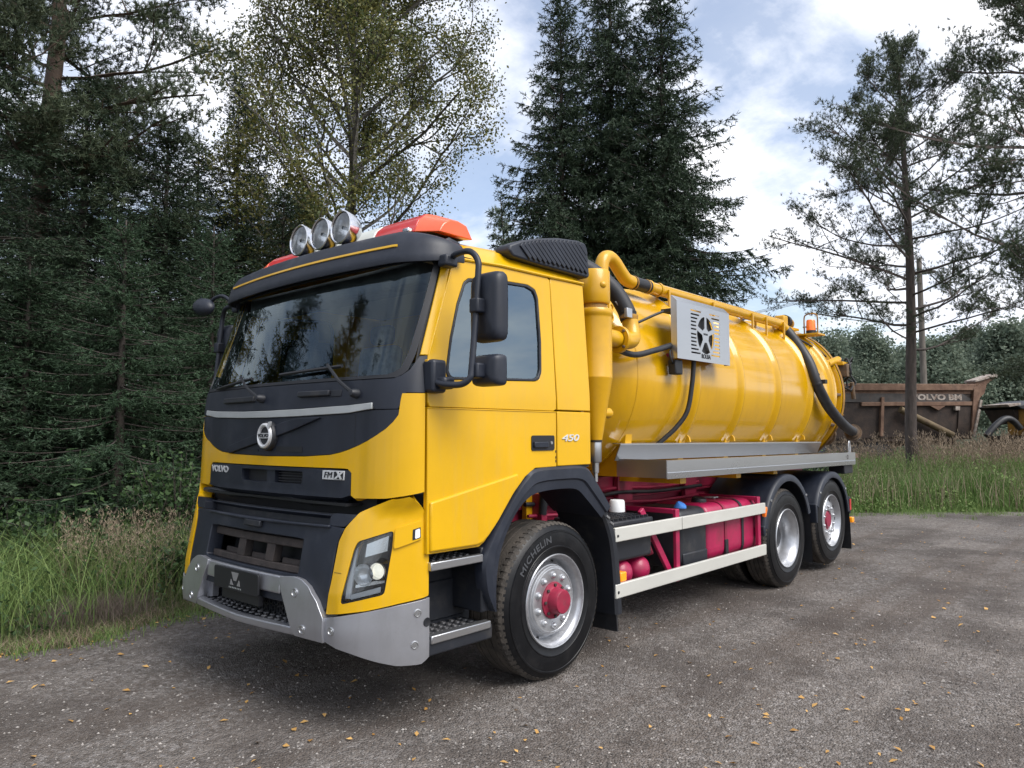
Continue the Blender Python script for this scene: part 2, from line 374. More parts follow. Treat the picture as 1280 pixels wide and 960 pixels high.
# --- yellow front band under the dark panel
DK = [(0, 1.497), (.44, 1.503), (.667, 1.516), (.75, 1.530), (.822, 1.548), (.90, 1.573), (.963, 1.599), (1.02, 1.632), (1.072, 1.668), (1.11, 1.705), (1.14, 1.745), (1.15, 1.84), (1.155, 1.866), (1.33, 1.868)]
us = sorted(set([round(x, 4) for x in lin(-1.312, 1.312, 80)]+[s*q[0] for q in DK if q[0] < 1.31 for s in (-1, 1)]+[-.856, -.852, .852, .856]))
mb = MB().patch(Fs, us, sym([(0, 1.440), (.80, 1.440), (.835, 1.436), (.852, 1.415), (.8565, 1.272), (1.087, 1.281), (1.312, 1.315)]), sym(DK), 8, 0, .03)
build(mb, 'front_panel', 'yellow')
# --- dark panel, silver strip, cowl
mb = MB().patch(Fs, [u for u in us if abs(u) < 1.146], lambda u: sym(DK)(u)+.004, sym([(0, 1.742), (.35, 1.745), (.8, 1.756), (.98, 1.774), (1.15, 1.776)]), 6, -.004, .03)
dark = build(mb, 'badge_panel', 'plastic')
mb = MB()
for s0 in (.86,):
    mb.patch(Fs, [s0, s0+.004], 1.55+.03, 1.75, 4, -.003, .004)
build(mb, 'panel_seam', 'black', dark)
mb = MB().patch(Fs, lin(-.985, .985, 40), sym([(0, 1.746), (.35, 1.749), (.8, 1.760), (.985, 1.781)]), sym([(0, 1.790), (.35, 1.793), (.8, 1.805), (.985, 1.817)]), 2, .006, .03)
build(mb, 'silver_strip', 'silver_strip', bevel=.003)
mb = MB().patch(Fs, lin(-1.31, 1.31, 60), sym([(0, 1.794), (.35, 1.797), (.8, 1.809), (.985, 1.821), (.986, 1.78), (1.152, 1.78), (1.158, 1.872), (1.31, 1.872)]), sym([(0, 1.952), (1.10, 1.952), (1.17, 1.985), (1.225, 2.085), (1.31, 2.085)]), 5, -.002, .03)
build(mb, 'cowl', 'plastic')
for a, b in (((.34, 1.866), (.636, 1.90)), ((-.648, 1.853), (-.182, 1.89))):
    mb = MB().patch(Fs, lin(a[0], b[0], 8), a[1], b[1], 2, .022, .03); build(mb, 'cowl_handle', 'plastic_low', bevel=.006)
mb = MB().patch(Fs, lin(.64, .73, 3), 1.862, 1.90, 2, .004, .01); build(mb, 'cowl_flap', 'plastic_low', bevel=.002)
# diagonal band and round emblem
mb = MB()
dg = [(-.50, 1.508, 1.560), (.0, 1.60, 1.665), (.20, 1.64, 1.715), (.34, 1.672, 1.738), (.56, 1.733, 1.739)]
mb.patch(Fs, lin(-.5, .56, 26), pl([(a, b) for a, b, c in dg]), pl([(a, c) for a, b, c in dg]), 2, .014, .03); build(mb, 'diagonal_band', 'plastic', dark, bevel=.003)
mb = MB().patch(Fs, lin(.12, .40, 6), 1.528, 1.562, 2, .0, .004); build(mb, 'grille_slot', 'black', dark)
mb = MB().patch(Fs, lin(-.56, -.10, 8), 1.528, 1.538, 2, .0, .004); build(mb, 'grille_slot', 'black', dark)
p0, ea, eu, en = frame_at(Fs, .034, 1.628)
emb = MB().lathe([(.0, .03), (.092, .03), (.096, .022), (.096, -.02)], p0, en, 40); eo = build(emb, 'emblem', 'plastic_low')
MB().lathe([(.058, .03), (.060, .042), (.070, .047), (.080, .042), (.082, .03)], p0, en, 40).build('emblem_ring', 'badge', eo)
mb = MB().box((-1, -1, -1), (1, 1, 1)); mb.v = [tuple(p0+ea*x*.075+eu*z*.017+en*(.040+.004*y)) for x, y, z in mb.v]; mb.build('emblem_bar', 'badge', eo)
mb = MB().add([p0+ea*x+eu*z+en*o for o in (.036, .046) for x, z in ((.045, .062), (.062, .045), (.080, .062), (.088, .090), (.058, .086))], [(0, 1, 2, 3, 4), (9, 8, 7, 6, 5)]+[(i, (i+1) % 5, 5+(i+1) % 5, 5+i) for i in range(5)]); mb.build('emblem_arrow', 'badge', eo)
lettering('emblem_letters', 'VOLVO', .030, lambda x, y, z: p0+ea*x+eu*y+en*(.0455+z), 'plastic_low', eo, sx=1.25, extrude=.0015, bold=.001)
# --- lower front panel with the name, intake and model badge
mb = MB().ring(Fs, rounded([(-.852, 1.270), (.852, 1.270), (.849, 1.434), (-.849, 1.434)], .02), rounded([(-.30, 1.335), (.415, 1.335), (.42, 1.412), (-.31, 1.412)], .012), (.05, 1.373), 180, 3, 0, .05)
npanel = build(mb, 'name_panel', 'plastic')
MB().patch(Fs, lin(-.31, .42, 12), 1.33, 1.415, 2, -.05, .01).build('intake_back', 'black', npanel)
mb = MB(); mb.patch(Fs, lin(.02, .115, 3), 1.334, 1.413, 2, -.006, .04); mb.build('intake_post', 'plastic', npanel)
mb = MB()
for k in range(4): mb.patch(Fs, lin(.12, .41, 5), 1.343+k*.017, 1.349+k*.017, 1, -.03, .015)
mb.build('intake_louvre', 'plastic_low', npanel)
def fs_map(s0, z0, off): return lambda x, y, z: on(Fs, s0+x, z0+y, off+z)
lettering('name_letters', 'VOLVO', .060, fs_map(-.665, 1.395, .003), 'badge', npanel, sx=1.5, extrude=.002, bold=.0022)
mb = MB().patch(Fs, lin(.612, .80, 4), 1.372, 1.425, 1, .006, .006); bd = mb.build('model_badge', 'badge', npanel, bevel=.002)
MB().patch(Fs, lin(.716, .792, 3), 1.377, 1.420, 1, .0085, .003).build('badge_field', 'black', npanel)
lettering('badge_letters', 'FM', .050, fs_map(.663, 1.398, .008), 'black', npanel, sx=1.12, extrude=.002, shear=.2, spacing=1.05)
lettering('badge_letters', 'X', .056, fs_map(.755, 1.398, .010), 'badge', npanel, sx=1.3, extrude=.002, shear=.25, bold=.003)
# --- dark void, shelf and pipes behind the gap
mb = MB(); mb.box((.10, -.97, .45), (.16, .97, 1.94)); mb.box((-.02, -.84, 1.225), (.12, .84, 1.24)); build(mb, 'front_bulkhead', 'black')
for k, (y, z, r) in enumerate(((.62, 1.235, .018), (.2, 1.25, .014), (-.28, 1.24, .022))):
    mb = MB().tube([(.03, y+.35, z), (.0, y+.1, z+.01), (.02, y-.1, z-.01), (.05, y-.4, z)], r, 8, 6); build(mb, 'coolant_pipe', ['rubber', 'rubber', 'plastic_low'][k])
# --- lower grille moulding
DE = [(.0, 1.192), (.76, 1.188), (.86, 1.190), (.965, 1.196)]
lo = sym([(0, .60), (.845, .60), (.8455, .66), (.849, 1.0), (.86, 1.05), (.886, 1.107), (.972, 1.19)])
outl = [(-.845, .66), (.845, .66), (.849, 1.0), (.86, 1.05), (.884, 1.105), (.894, 1.116), (0, 1.118), (-.894, 1.116), (-.884, 1.105), (-.86, 1.05), (-.849, 1.0)]
mb = MB().ring(Fs, [p for p in outl], rounded([(-.565, .825), (.565, .825), (.565, 1.03), (-.49-.07, 1.03)], .015), (0, .93), 220, 4, 0, .10)
grille = build(mb, 'lower_grille', 'plastic', bevel=.006)
MB().patch(Fs, lin(-.78, .78, 24), 1.09, 1.189, 2, -.088, .012).build('grille_recess', 'plastic_low', grille)
MB().patch(Fs, lin(-.78, .78, 24), 1.181, 1.192, 1, -.05, .05).build('grille_top_rail', 'plastic', grille, bevel=.003)
for sg in (1, -1): MB().patch(lambda s, z: Fs(sg*s, z), lin(.765, .968, 10), pl([(.765, 1.1185), (.894, 1.1185), (.968, 1.185)]), pl([(.765, 1.165), (.79, 1.188), (.968, 1.189)]), 3, 0, .09).build('grille_corner', 'plastic', grille, bevel=.004)
mb = MB().patch(Fs, lin(-.62, .78, 20), sym([(0, 1.096), (.78, 1.104)]), sym([(0, 1.112), (.78, 1.12)]), 2, .018, .03); mb.build('grille_lip', 'plastic', grille, bevel=.005)
mb = MB().patch(Fs, lin(-.06, .13, 4), 1.062, 1.098, 2, .026, .03); mb.build('grille_latch', 'plastic_low', grille, bevel=.004)
mb = MB().patch(Fs, lin(-.57, .57, 20), .82, 1.04, 2, -.19, .01); mb.build('grille_back', 'black', grille)
for a, b, o_ in ((.972, 1.022, -.04), (.826, .868, -.045)):
    MB().patch(Fs, lin(-.563, .563, 20), a, b, 2, o_, .05).build('grille_bar', 'rust_brown', grille, bevel=.006)
for s0 in (-.16, .19):
    MB().patch(Fs, lin(s0-.045, s0+.045, 2), .866, .974, 2, -.045, .06).build('grille_post', 'rust_brown', grille, bevel=.006)
for s0 in (-.35, .02, .38): MB().patch(Fs, lin(s0-.11, s0+.11, 2), .866, .90, 2, -.09, .03).build('grille_tread', 'rust_brown', grille, bevel=.004)
# --- corner panels with headlights
CP = [(.842, .646), (.86, .6455), (1.078, 0.677), (1.215, 0.707), (1.372, 0.733), (1.372, 1.166), (1.320, 1.225), (1.219, 1.290), (1.104, 1.271), (0.983, 1.203), (.900, 1.11), (.870, 1.039), (.860, .822)]
HL = [(0.993, 1.044), (1.174, 1.105), (1.173, 1.009), (1.152, 0.759), (0.939, 0.705), (0.959, 0.859), (0.977, 0.998)]
for sg in (1, -1):
    f = (lambda s, z, sg=sg: Fs(sg*s, z))
    mb = MB().ring(f, CP, rounded(HL, .02), (1.058, 0.891), 200, 5, .004, .09); cp = build(mb, 'corner_panel', 'yellow', bevel=.004)
    mb = MB().ring(f, rounded(HL, .02), rounded([(1.06+(a-1.06)*.93, .90+(b-.90)*.955) for a, b in HL], .02), (1.058, 0.891), 120, 2, -.004, .03); mb.build('headlight_seal', 'black', cp)
    hd = MB().ring(f, [(1.06+(a-1.06)*1.02, .90+(b-.90)*1.02) for a, b in HL], None, (1.058, 0.891), 60, 6, -.085, .01); hl = build(hd, 'headlight', 'head_dark')
    mb = MB()
    mb.patch(f, lin(.958, .990, 3), .735, 1.03, 8, -.018, .02); mb.patch(f, lin(.990, 1.135, 6), pl([(0.984, 0.728), (1.139, 0.770)]), pl([(0.984, 0.759), (1.139, 0.801)]), 2, -.018, .02)
    mb.build('daytime_strip', 'drl', hl, bevel=.003)
    p1, e1, e2, e3 = frame_at(f, 1.099, 0.883); e3 = unit(np.array(e3)+np.array([-.9, 0, 0])); e3 = np.array(e3)
    MB().lathe([(.035, -.02), (.045, .012), (.052, .012), (.058, -.015), (.066, -.045)], p1-e3*.035, e3, 32).build('projector_ring', 'chrome', hl)
    MB().lathe([(.0, .012), (.018, .009), (.033, .0), (.040, -.016)], p1-e3*.035, e3, 28).build('projector_lens', 'lamp_lit', hl)
    p2, _, _, n2 = frame_at(f, 1.031, 0.862); MB().lathe([(.0, -.04), (.03, -.036), (.05, -.02), (.060, .002)], p2-e3*.035, e3, 24).build('reflector_bowl', 'lamp_reflector', hl)
    mb = MB().patch(f, lin(1.03, 1.15, 4), pl([(1.027, 0.958), (1.159, 0.991)]), pl([(1.028, 1.029), (1.160, 1.077)]), 2, -.05, .01); mb.build('reflector_plate', 'chrome', hl)
    mb = MB().patch(f, lin(1.0, 1.15, 4), pl([(0.995, 0.793), (1.156, 0.818)]), pl([(0.995, 0.809), (1.156, 0.840)]), 2, -.045, .02); mb.build('reflector_shelf', 'chrome', hl)
    MB().ring(f, [(1.06+(a-1.06)*.99, .90+(b-.90)*.99) for a, b in HL], None, (1.058, 0.891), 80, 6, -.003, .003).build('headlight_cover', 'clear_glass', hl)
    mb = MB().ring(f, rounded([(1.179, 1.003), (1.324, 1.056), (1.321, 1.155), (1.181, 1.115)], .012), None, (1.254, 1.083), 60, 6, .016, .02); si = mb.build('side_indicator', 'yellow', cp, bevel=.003)
    for nm, a, b, m_ in (('indicator_frame', .0, .0, 'black'),):
        mb = MB().ring(f, [(1.269, 1.048), (1.313, 1.060), (1.311, 1.119), (1.270, 1.107)], None, (1.291, 1.084), 30, 6, .018, .006); mb.build(nm, m_, cp)
    mb = MB().ring(f, [(1.282, 1.055), (1.309, 1.064), (1.307, 1.113), (1.283, 1.104)], None, (1.295, 1.084), 30, 6, .0195, .006); mb.build('indicator_lens', 'drl', cp)
    MB().patch(f, lin(.872, .925, 2), .87, .872, 1, .0055, .004).build('corner_seam', 'plastic_low', cp)
# --- steel bumper: wings, raised middle with diagonal arms, step
for sg in (1, -1):
    f = (lambda s, z, sg=sg: Fs(sg*s, z))
    mb = MB().patch(f, lin(.83, 1.372, 22), pl([(.83, .50), (0.988, 0.454), (1.118, 0.403), (1.210, 0.373), (1.319, 0.367), (1.372, 0.398)]), pl([(.83, .622), (1.078, 0.671), (1.215, 0.699), (1.372, 0.723)]), 6, .012, .10)
    bw = build(mb, 'bumper_wing', 'bumper_metal', bevel=.010, segs=3)
    for s, z in ((.896, .561), (1.303, 0.648), (1.290, 0.477)):
        p, a, u, n = frame_at(f, s, z); MB().lathe([(.0, .016), (.008, .016), (.010, .013), (.016, .013), (.018, .017), (.022, .016), (.023, .005)], p, n, 20).build('bumper_bolt', 'steel', bw)
    p, a, u, n = frame_at(f, 1.354, 0.590); MB().lathe([(.0, .0135), (.020, .0135), (.024, .015), (.026, .012)], p, n, 20).build('tow_hole', 'black', bw)
    mb = MB().patch(f, lin(.445, .845, 20), pl([(.445, .772), (.597, .500), (.845, .495)]), pl([(.445, .806), (.575, .818), (.64, .81), (.705, .780), (.783, .713), (.845, .622)]), 6, .030, .12)
    ar = build(mb, 'bumper_arm', 'bumper_metal', bevel=.012, segs=3)
    for s, z in ((.679, .546), (.60, .735)):
        p, a, u, n = frame_at(f, s, z); MB().lathe([(.0, .031), (.009, .032), (.012, .029), (.019, .029), (.021, .035), (.026, .034), (.027, .02)], p, n, 20).build('bumper_bolt', 'steel', ar)
    mb = MB().patch(f, lin(.47, .60, 4), pl([(.47, .56), (.6, .53)]), .76, 3, -.035, .04); build(mb, 'bumper_cheek', 'bumper_metal')
mb = MB().patch(Fs, lin(-.449, .449, 14), .706, .806, 3, .022, .10); build(mb, 'bumper_bar', 'bumper_metal', bevel=.010, segs=3)
mb = MB().patch(Fs, lin(-.592, .592, 20), sym([(0, .484), (.6, .498)]), sym([(0, .528), (.6, .545)]), 2, .026, .05); build(mb, 'bumper_step', 'bumper_metal', bevel=.008, segs=3)
mb = MB().patch(Fs, lin(-.6, .6, 20), sym([(0, .516), (.6, .53)]), sym([(0, .524), (.6, .54)]), 1, -.03, .22); st = build(mb, 'step_plate', 'plastic_low')
mb = MB()
for i in range(17):
    for j in range(5):
        s0 = -.56+i*.07+(j % 2)*.03; p = on(Fs, s0, .54, -.045-j*.04)
        if abs(s0) < .57: mb.lathe([(.006, .0), (.010, .006), (.019, .006), (.022, -.002)], p-np.array([0, 0, .006]), (0, 0, 1), 8)
tr_ = mb.build('tread_studs', 'stud_metal', st); tag(tr_, kind='stuff')
mb = MB().patch(Fs, lin(-.5, .5, 14), .53, .71, 3, -.10, .02); hx = build(mb, 'step_backing', 'black')
mb = MB()
for i in range(18):
    for j in range(3):
        p, a, u, n = frame_at(Fs, -.48+i*.055+(j % 2)*.0275, .58+j*.045); mb.lathe([(.017, -.096), (.019, -.088), (.024, -.088), (.026, -.1)], p, n, 6)
tag(mb.build('honeycomb', 'plastic_low', hx), kind='stuff')
mat('emblem_grey', (.20, .20, .20), .5)
p0, ea, eu, en = frame_at(Fs, 0, .735)
def plq(x, y, z): return p0+ea*x+eu*y+en*z
mb = MB().prism(rounded([(-.275, -.068), (.275, -.068), (.275, .065), (-.275, .065)], .02), lambda x, y: plq(x, y, .032), lambda x, y: plq(x, y, .045)); plate = build(mb, 'plate_holder', 'black', bevel=.003)
for tri in ([(-.045, .045), (.045, .045), (.016, -.006), (-.016, -.006)], [(-.05, .002), (-.022, -.034), (-.062, -.034)], [(.05, .002), (.062, -.034), (.022, -.034)]):
    MB().prism(tri, lambda x, y: plq(x-.0, y, .0445), lambda x, y: plq(x, y, .0475)).build('plate_emblem', 'emblem_grey', plate)
mb = MB()
for i in range(8): mb.add([plq(-.075+i*.02+dx, -.054+dy, .0465) for dx, dy in ((0, 0), (.011, 0), (.011, .009), (0, .009))], [(0, 1, 2, 3)])
tag(mb.build('plate_lettering', 'silver_strip', plate, smooth=0), kind='stuff')
mb = MB().prism([(-.21, -.13), (.24, -.13), (.24, -.068), (-.21, -.068)], lambda x, y: plq(x, y, -.01), lambda x, y: plq(x, y, .02)); mb.build('plate_bracket', 'black', plate)
# --- steps, step wells
for sg in (1, -1):
    Y = lambda y: -sg*y
    def bx(mb, x0, x1, y0, y1, z0, z1): return mb.box((x0, min(Y(y0), Y(y1)), z0), (x1, max(Y(y0), Y(y1)), z1))
    mb = MB(); bx(mb, .262, .86, .88, .96, .40, 1.02); bx(mb, .70, .83, .88, 1.22, .56, .95); sw = build(mb, 'step_well', 'plastic_low', bevel=.01)
    mb = MB(); bx(mb, .285, .70, .95, 1.235, .885, .905); us_ = build(mb, 'upper_step', 'plastic_low', bevel=.004)
    mb = MB(); bx(mb, .272, .69, 1.205, 1.247, .868, .916); mb.build('step_edge', 'steel', us_, bevel=.006)
    mb = MB(); bx(mb, .272, .795, .95, 1.225, .392, .485); ls = build(mb, 'lower_step', 'plastic_low', bevel=.012)
    mb = MB(); bx(mb, .285, .765, 1.185, 1.24, .462, .508); mb.build('step_edge', 'steel', ls, bevel=.006)
    mb = MB(); bx(mb, .265, .80, .94, .97, .50, .74); build(mb, 'step_panel', 'plastic_low', bevel=.01)
    for par, z, x1 in ((us_, .906, .66), (ls, .486, .75)):
        mb = MB()
        for i in range(7):
            for j in range(4):
                x = .31+i*(x1-.33)/6; y = 1.0+j*.05; mb.lathe([(.004, .004), (.010, .010), (.018, .010), (.021, 0)], (x, Y(y), z-.002), (0, 0, 1), 8)
        tag(mb.build('tread_studs', 'stud_metal', par), kind='stuff')
    mb = MB().tube([(.29, Y(1.12), .86), (.30, Y(1.10), .78), (.27, Y(1.05), .72)], .022, 8, 5); build(mb, 'step_hose', 'rubber')
# --- doors, rear corner, roof
for sg in (1, -1):
    f = Sd(sg)
    arch = pl([(.22, .965), (.655, .962), (.70, .985), (.80, 1.075), (.95, 1.245), (1.08, 1.36), (1.18, 1.412), (1.42, 1.415)])
    xs_ = sorted(set(lin(.240, 1.405, 26)+[.655, .70, .80, .95, 1.08, 1.18]))
    # lower door in two planes: above and below the pressed crease
    mb = MB().patch(f, xs_, arch, 1.790, 6, 0, .035); door = build(mb, 'door', 'yellow', bevel=.005)
    WIN = [(.405, 1.955), (1.19, 1.985), (1.235, 2.0), (1.262, 2.05), (1.277, 2.26), (1.272, 2.56), (1.245, 2.615), (1.17, 2.637), (.90, 2.625), (.61, 2.592), (.565, 2.56), (.50, 2.42), (.43, 2.20), (.385, 2.0)]
    DU = [(.240, 1.792), (1.405, 1.792), (1.412, 2.72), (.90, 2.715), (.56, 2.695), (.475, 2.655), (.255, 2.085), (.240, 1.90)]
    mb = MB().ring(f, DU, WIN, (.86, 2.27), 160, 4, 0, .035); mb.build('door_frame', 'yellow', door, bevel=.004)
    cw = (.86, 2.28); W2 = [(cw[0]+(a-cw[0])*.955, cw[1]+(b-cw[1])*.945) for a, b in WIN]
    mb = MB().ring(f, WIN, W2, cw, 140, 2, .004, .03); wd = mb.build('door_window', 'plastic_low', door, bevel=.004)
    MB().ring(f, W2, None, cw, 90, 6, -.008, .004).build('window_pane', 'side_glass', door)
    # lower bulge with slanted upper edge
    mb = MB().patch(f, lin(.255, 1.0, 16), lambda x: arch(x)+.012, pl([(.255, 1.255), (1.0, 1.386)]), 3, .016, .03); mb.v = [v for v in mb.v]; mb.build('door_bulge', 'yellow', door, bevel=.012, segs=3)
    mb = MB().patch(f, lin(.24, 1.405, 12), 1.782, 1.788, 1, .004, .012); mb.build('door_crease', 'yellow', door, bevel=.002)
    hn = MB().ring(f, rounded([(1.140, 1.527), (1.378, 1.527), (1.378, 1.627), (1.140, 1.627)], .012), None, (1.26, 1.577), 60, 6, .006, .02).build('door_handle', 'black', door, bevel=.003)
    mb = MB().patch(f, lin(1.155, 1.30, 3), 1.545, 1.585, 2, .022, .02); mb.build('handle_pull', 'plastic', hn, bevel=.006)
    p, a, u, n = frame_at(f, 1.345, 1.577); MB().lathe([(.0, .010), (.010, .010), (.012, .004)], p, n, 16).build('key_lock', 'steel', hn)
    mb = MB()
    for z in (1.445, 1.47, 1.51): mb.patch(f, [1.392, 1.399], z, z+.016, 1, .003, .003)
    mb.build('paint_chip', 'black', door)
    # rear corner panels behind the door
    mb = MB().patch(f, lin(1.418, 1.80, 6), 1.800, 2.735, 8, 0, .04); rc_ = build(mb, 'rear_corner_panel', 'yellow', bevel=.005)
    mb = MB().patch(f, lin(1.418, 1.80, 6), 1.418, 1.790, 4, 0, .04); rl_ = build(mb, 'rear_lower_panel', 'yellow', bevel=.005)
    if sg == 1: lettering('model_number', '450', .105, lambda x, y, z: on(f, 1.555+x, 1.607+y*.62, .002+z), 'badge', rl_, sx=1.25, extrude=.004, shear=.2, bold=.001, spacing=.95)
    # black gap strips and A-pillar
    g = (lambda s, z, sg=sg: Fs(sg*s, z))
    PA = [(1.238, 2.088), (1.312, 2.088), (1.329, 2.40), (1.325, 2.66), (1.262, 2.68), (1.242, 2.35)]
    zs = lin(2.088, 2.690, 14)
    mb = MB()._solid([[(a+(b-a)*j/3, z) for j in range(4)] for z, a, b in [(z, 1.222+.03*(z-2.088)/.6, 1.316+.006*(z-2.088)/.6) for z in zs]], g, 0, .05, False); build(mb, 'windscreen_pillar', 'yellow', bevel=.005)
    mb = MB()._solid([[(1.20+(1.335-1.20)*j/3, z) for j in range(4)] for z in lin(1.30, 2.70, 20)], g, -.035, .03, False); build(mb, 'door_seal', 'black')
    p = np.array(f(.238, 2.02)); mb = MB().box((.222, min(p[1], p[1]-sg*.03), 1.99), (.252, max(p[1], p[1]-sg*.03), 2.06)); build(mb, 'hinge_block', 'pipe_yellow', bevel=.004)
    # sill under the rear panel and side rubber
    mb = MB().patch(f, lin(1.40, 1.80, 4), 1.40, 1.416, 1, -.02, .02); build(mb, 'sill', 'black')
# roof: cap over the cab lofted across
rows = []
for x in [.40, .45, .52, .62, .75, .95, 1.2, 1.5, 1.70, 1.78, 1.81]:
    h = pl([(.40, 2.84), (.45, 2.875), (.52, 2.895), (.75, 2.915), (1.2, 2.945), (1.70, 2.955), (1.78, 2.93), (1.81, 2.86)])(x); row = []
    for k in range(33):
        t = -1+2*k/32; a = abs(t)
        y = t*1.19; z = 2.722+(h-2.722)*(1-a**5)**.55
        row.append((x, y, z))
    rows.append(row)
mb = MB().grid(rows); build(mb, 'roof', 'yellow', smooth=60)
for sg in (1, -1): build(MB().tube([(.52, -sg*1.192, 2.70), (.9, -sg*1.192, 2.722), (1.41, -sg*1.192, 2.728), (1.80, -sg*1.19, 2.738)], .010, 6), 'roof_gutter', 'yellow')
mb = MB()
mb.box((1.765, -1.185, 1.42), (1.80, 1.185, 2.02)); mb.box((1.765, -1.185, 2.45), (1.80, 1.185, 2.74)); mb.box((1.765, -1.185, 2.02), (1.80, -.55, 2.45)); mb.box((1.765, .55, 2.02), (1.80, 1.185, 2.45))
build(mb, 'cab_rear_wall', 'yellow')
MB().box((1.78, -.55, 2.02), (1.786, .55, 2.45)).build('rear_window', 'clear_glass', truck, smooth=0)
# --- windscreen
WS = [(-1.105, 1.958), (1.105, 1.958), (1.165, 1.99), (1.195, 2.10), (1.222, 2.40), (1.238, 2.69), (-1.238, 2.69), (-1.222, 2.40), (-1.195, 2.10), (-1.165, 1.99)]
c = (0, 2.32); WI = [(a*.962, c[1]+(b-c[1])*.945) for a, b in WS]
mb = MB().ring(Fs, WS, WI, c, 260, 2, -.004, .012); build(mb, 'windscreen_surround', 'black')
mb = MB().patch(Fs, lin(-1.21, 1.21, 60), sym([(0, 1.96), (1.10, 1.96), (1.16, 1.99), (1.21, 2.25)]), 2.688, 10, -.016, .0); build(mb, 'windscreen', 'windscreen_glass', smooth=80)
# wipers
for (b0, b1), (a0, a1) in ((((.09, 2.018), (.70, 2.040)), ((.583, 2.050), (.858, 1.872))), (((-.83, 1.965), (-.268, 2.012)), ((-.424, 2.028), (-.086, 1.872)))):
    P = [on(Fs, b0[0]+(b1[0]-b0[0])*t, b0[1]+(b1[1]-b0[1])*t, .012) for t in lin(0, 1, 8)]
    wp = build(MB().tube(P, .011, 6), 'wiper', 'black')
    P = [on(Fs, a0[0]+(a1[0]-a0[0])*t, a0[1]+(a1[1]-a0[1])*t, .026+.02*math.sin(t*3)) for t in lin(0, 1, 5)]
    MB().tube(P, .010, 6).build('wiper_arm', 'black', wp)
    p, a, u, n = frame_at(Fs, *a1); MB().lathe([(.0, .05), (.016, .048), (.026, .03), (.03, -.01)], p, n, 16).build('wiper_pivot', 'plastic_low', wp)
# --- sun visor
def Vs(s, v):        # v 0 (lower front edge) .. 1 (upper rear edge)
    a = min(abs(s), 1.33)
    q = np.array(Fs(s, 2.66)); n = fnormal(Fs, s if abs(s) < 1.32 else math.copysign(1.32, s), 2.66); n[2] = 0; n /= np.linalg.norm(n)
    edge = pl([(0, 1), (.95, 1), (1.33, .35), (1.42, .2)])(abs(s))
    out_ = pl([(0, .085), (.12, .09), (.5, .06), (.62, .045), (.88, .005), (1, -.12)])(v)*(.35+.65*edge); z = pl([(0, 2.650), (.5, 2.775), (.62, 2.805), (.88, 2.862), (1, 2.885)])(v)
    z += (abs(s) > .95)*(-(abs(s)-.95)*(.02+.20*v*v)) + .03*(abs(s) > 1.1)*(1-v)*(abs(s)-1.1)*3
    return (q[0]+n[0]*out_, q[1]+n[1]*out_, z)
def vis(name, u0, u1, v0, v1, off, th, m, nu=60, **k):
    return build(MB()._solid([[(u, v0+(v1-v0)*j/10) for j in range(11)] for u in lin(u0, u1, nu)], Vs, off, th, False), name, m, **k)
visor = vis('sun_visor', -1.40, 1.40, 0, 1, 0, .018, 'plastic', bevel=.004)
o_ = vis('visor_trim', -.95, .985, .40, .455, .007, .01, 'yellow'); o_.parent = visor
# --- beacon bar on the roof
sec = [(.42, 2.90), (.46, 2.985), (.52, 3.035), (.60, 3.045), (.68, 3.02), (.74, 2.90)]
bar = build(MB().box((.45, -1.04, 2.875), (.72, 1.04, 2.905)), 'beacon_bar', 'black', bevel=.005)
for y0, y1, m_ in ((-.47, .47, 'bar_white'), (-.90, -.474, 'red_lens'), (.474, .90, 'red_lens')):
    nseg = 3 if m_ == 'bar_white' else 1
    for k in range(nseg):
        a = y0+(y1-y0)*k/nseg+.002; b = y0+(y1-y0)*(k+1)/nseg-.002
        MB().prism(sec, lambda x, z, a=a: (x, a, z), lambda x, z, b=b: (x, b, z)).build('beacon_section', m_, bar, bevel=.008)
for sg in (1, -1):
    small = [(.50, 2.90), (.53, 2.945), (.565, 2.965), (.60, 2.968), (.63, 2.955), (.66, 2.90)]
    MB().prism(sec, lambda x, z: (x, sg*.903, z), lambda x, z: (.57+(x-.57)*.9, sg*1.12, 2.865+(z-2.90)*.66)).build('beacon_end', 'red_orange_lens', bar, bevel=.006)
    MB().box((.385, sg*.86-.03, 2.895), (.43, sg*.86+.03, 2.925)).build('beacon_clamp', 'chrome', bar, bevel=.008)
# --- three chrome spot lamps
for y in (.145, -.113, -.355):
    o = (.27, y, 3.0); sp = build(MB().lathe([(.0, .13), (.05, .125), (.085, .095), (.103, .05), (.108, .02), (.113, .0), (.113, -.012), (.106, -.016), (.100, -.008)], o, (1, 0, -.06), 40), 'spot_lamp', 'chrome')
    MB().lathe([(.0, .075), (.03, .07), (.06, .052), (.085, .025), (.1, .0)], o, (1, 0, -.06), 32).build('lamp_reflector', 'lamp_reflector', sp)
    MB().lathe([(.0, -.018), (.05, -.015), (.085, -.01), (.101, -.004)], o, (1, 0, -.06), 32).build('lamp_glass', 'clear_glass', sp)
    MB().lathe([(.012, .0), (.012, .05)], (.275, y, 3.0), (1, 0, -.06), 10).build('lamp_bulb', 'steel', sp)
    MB().box((.28, y-.02, 2.83), (.35, y+.02, 2.905)).build('lamp_bracket', 'black', sp, bevel=.005)
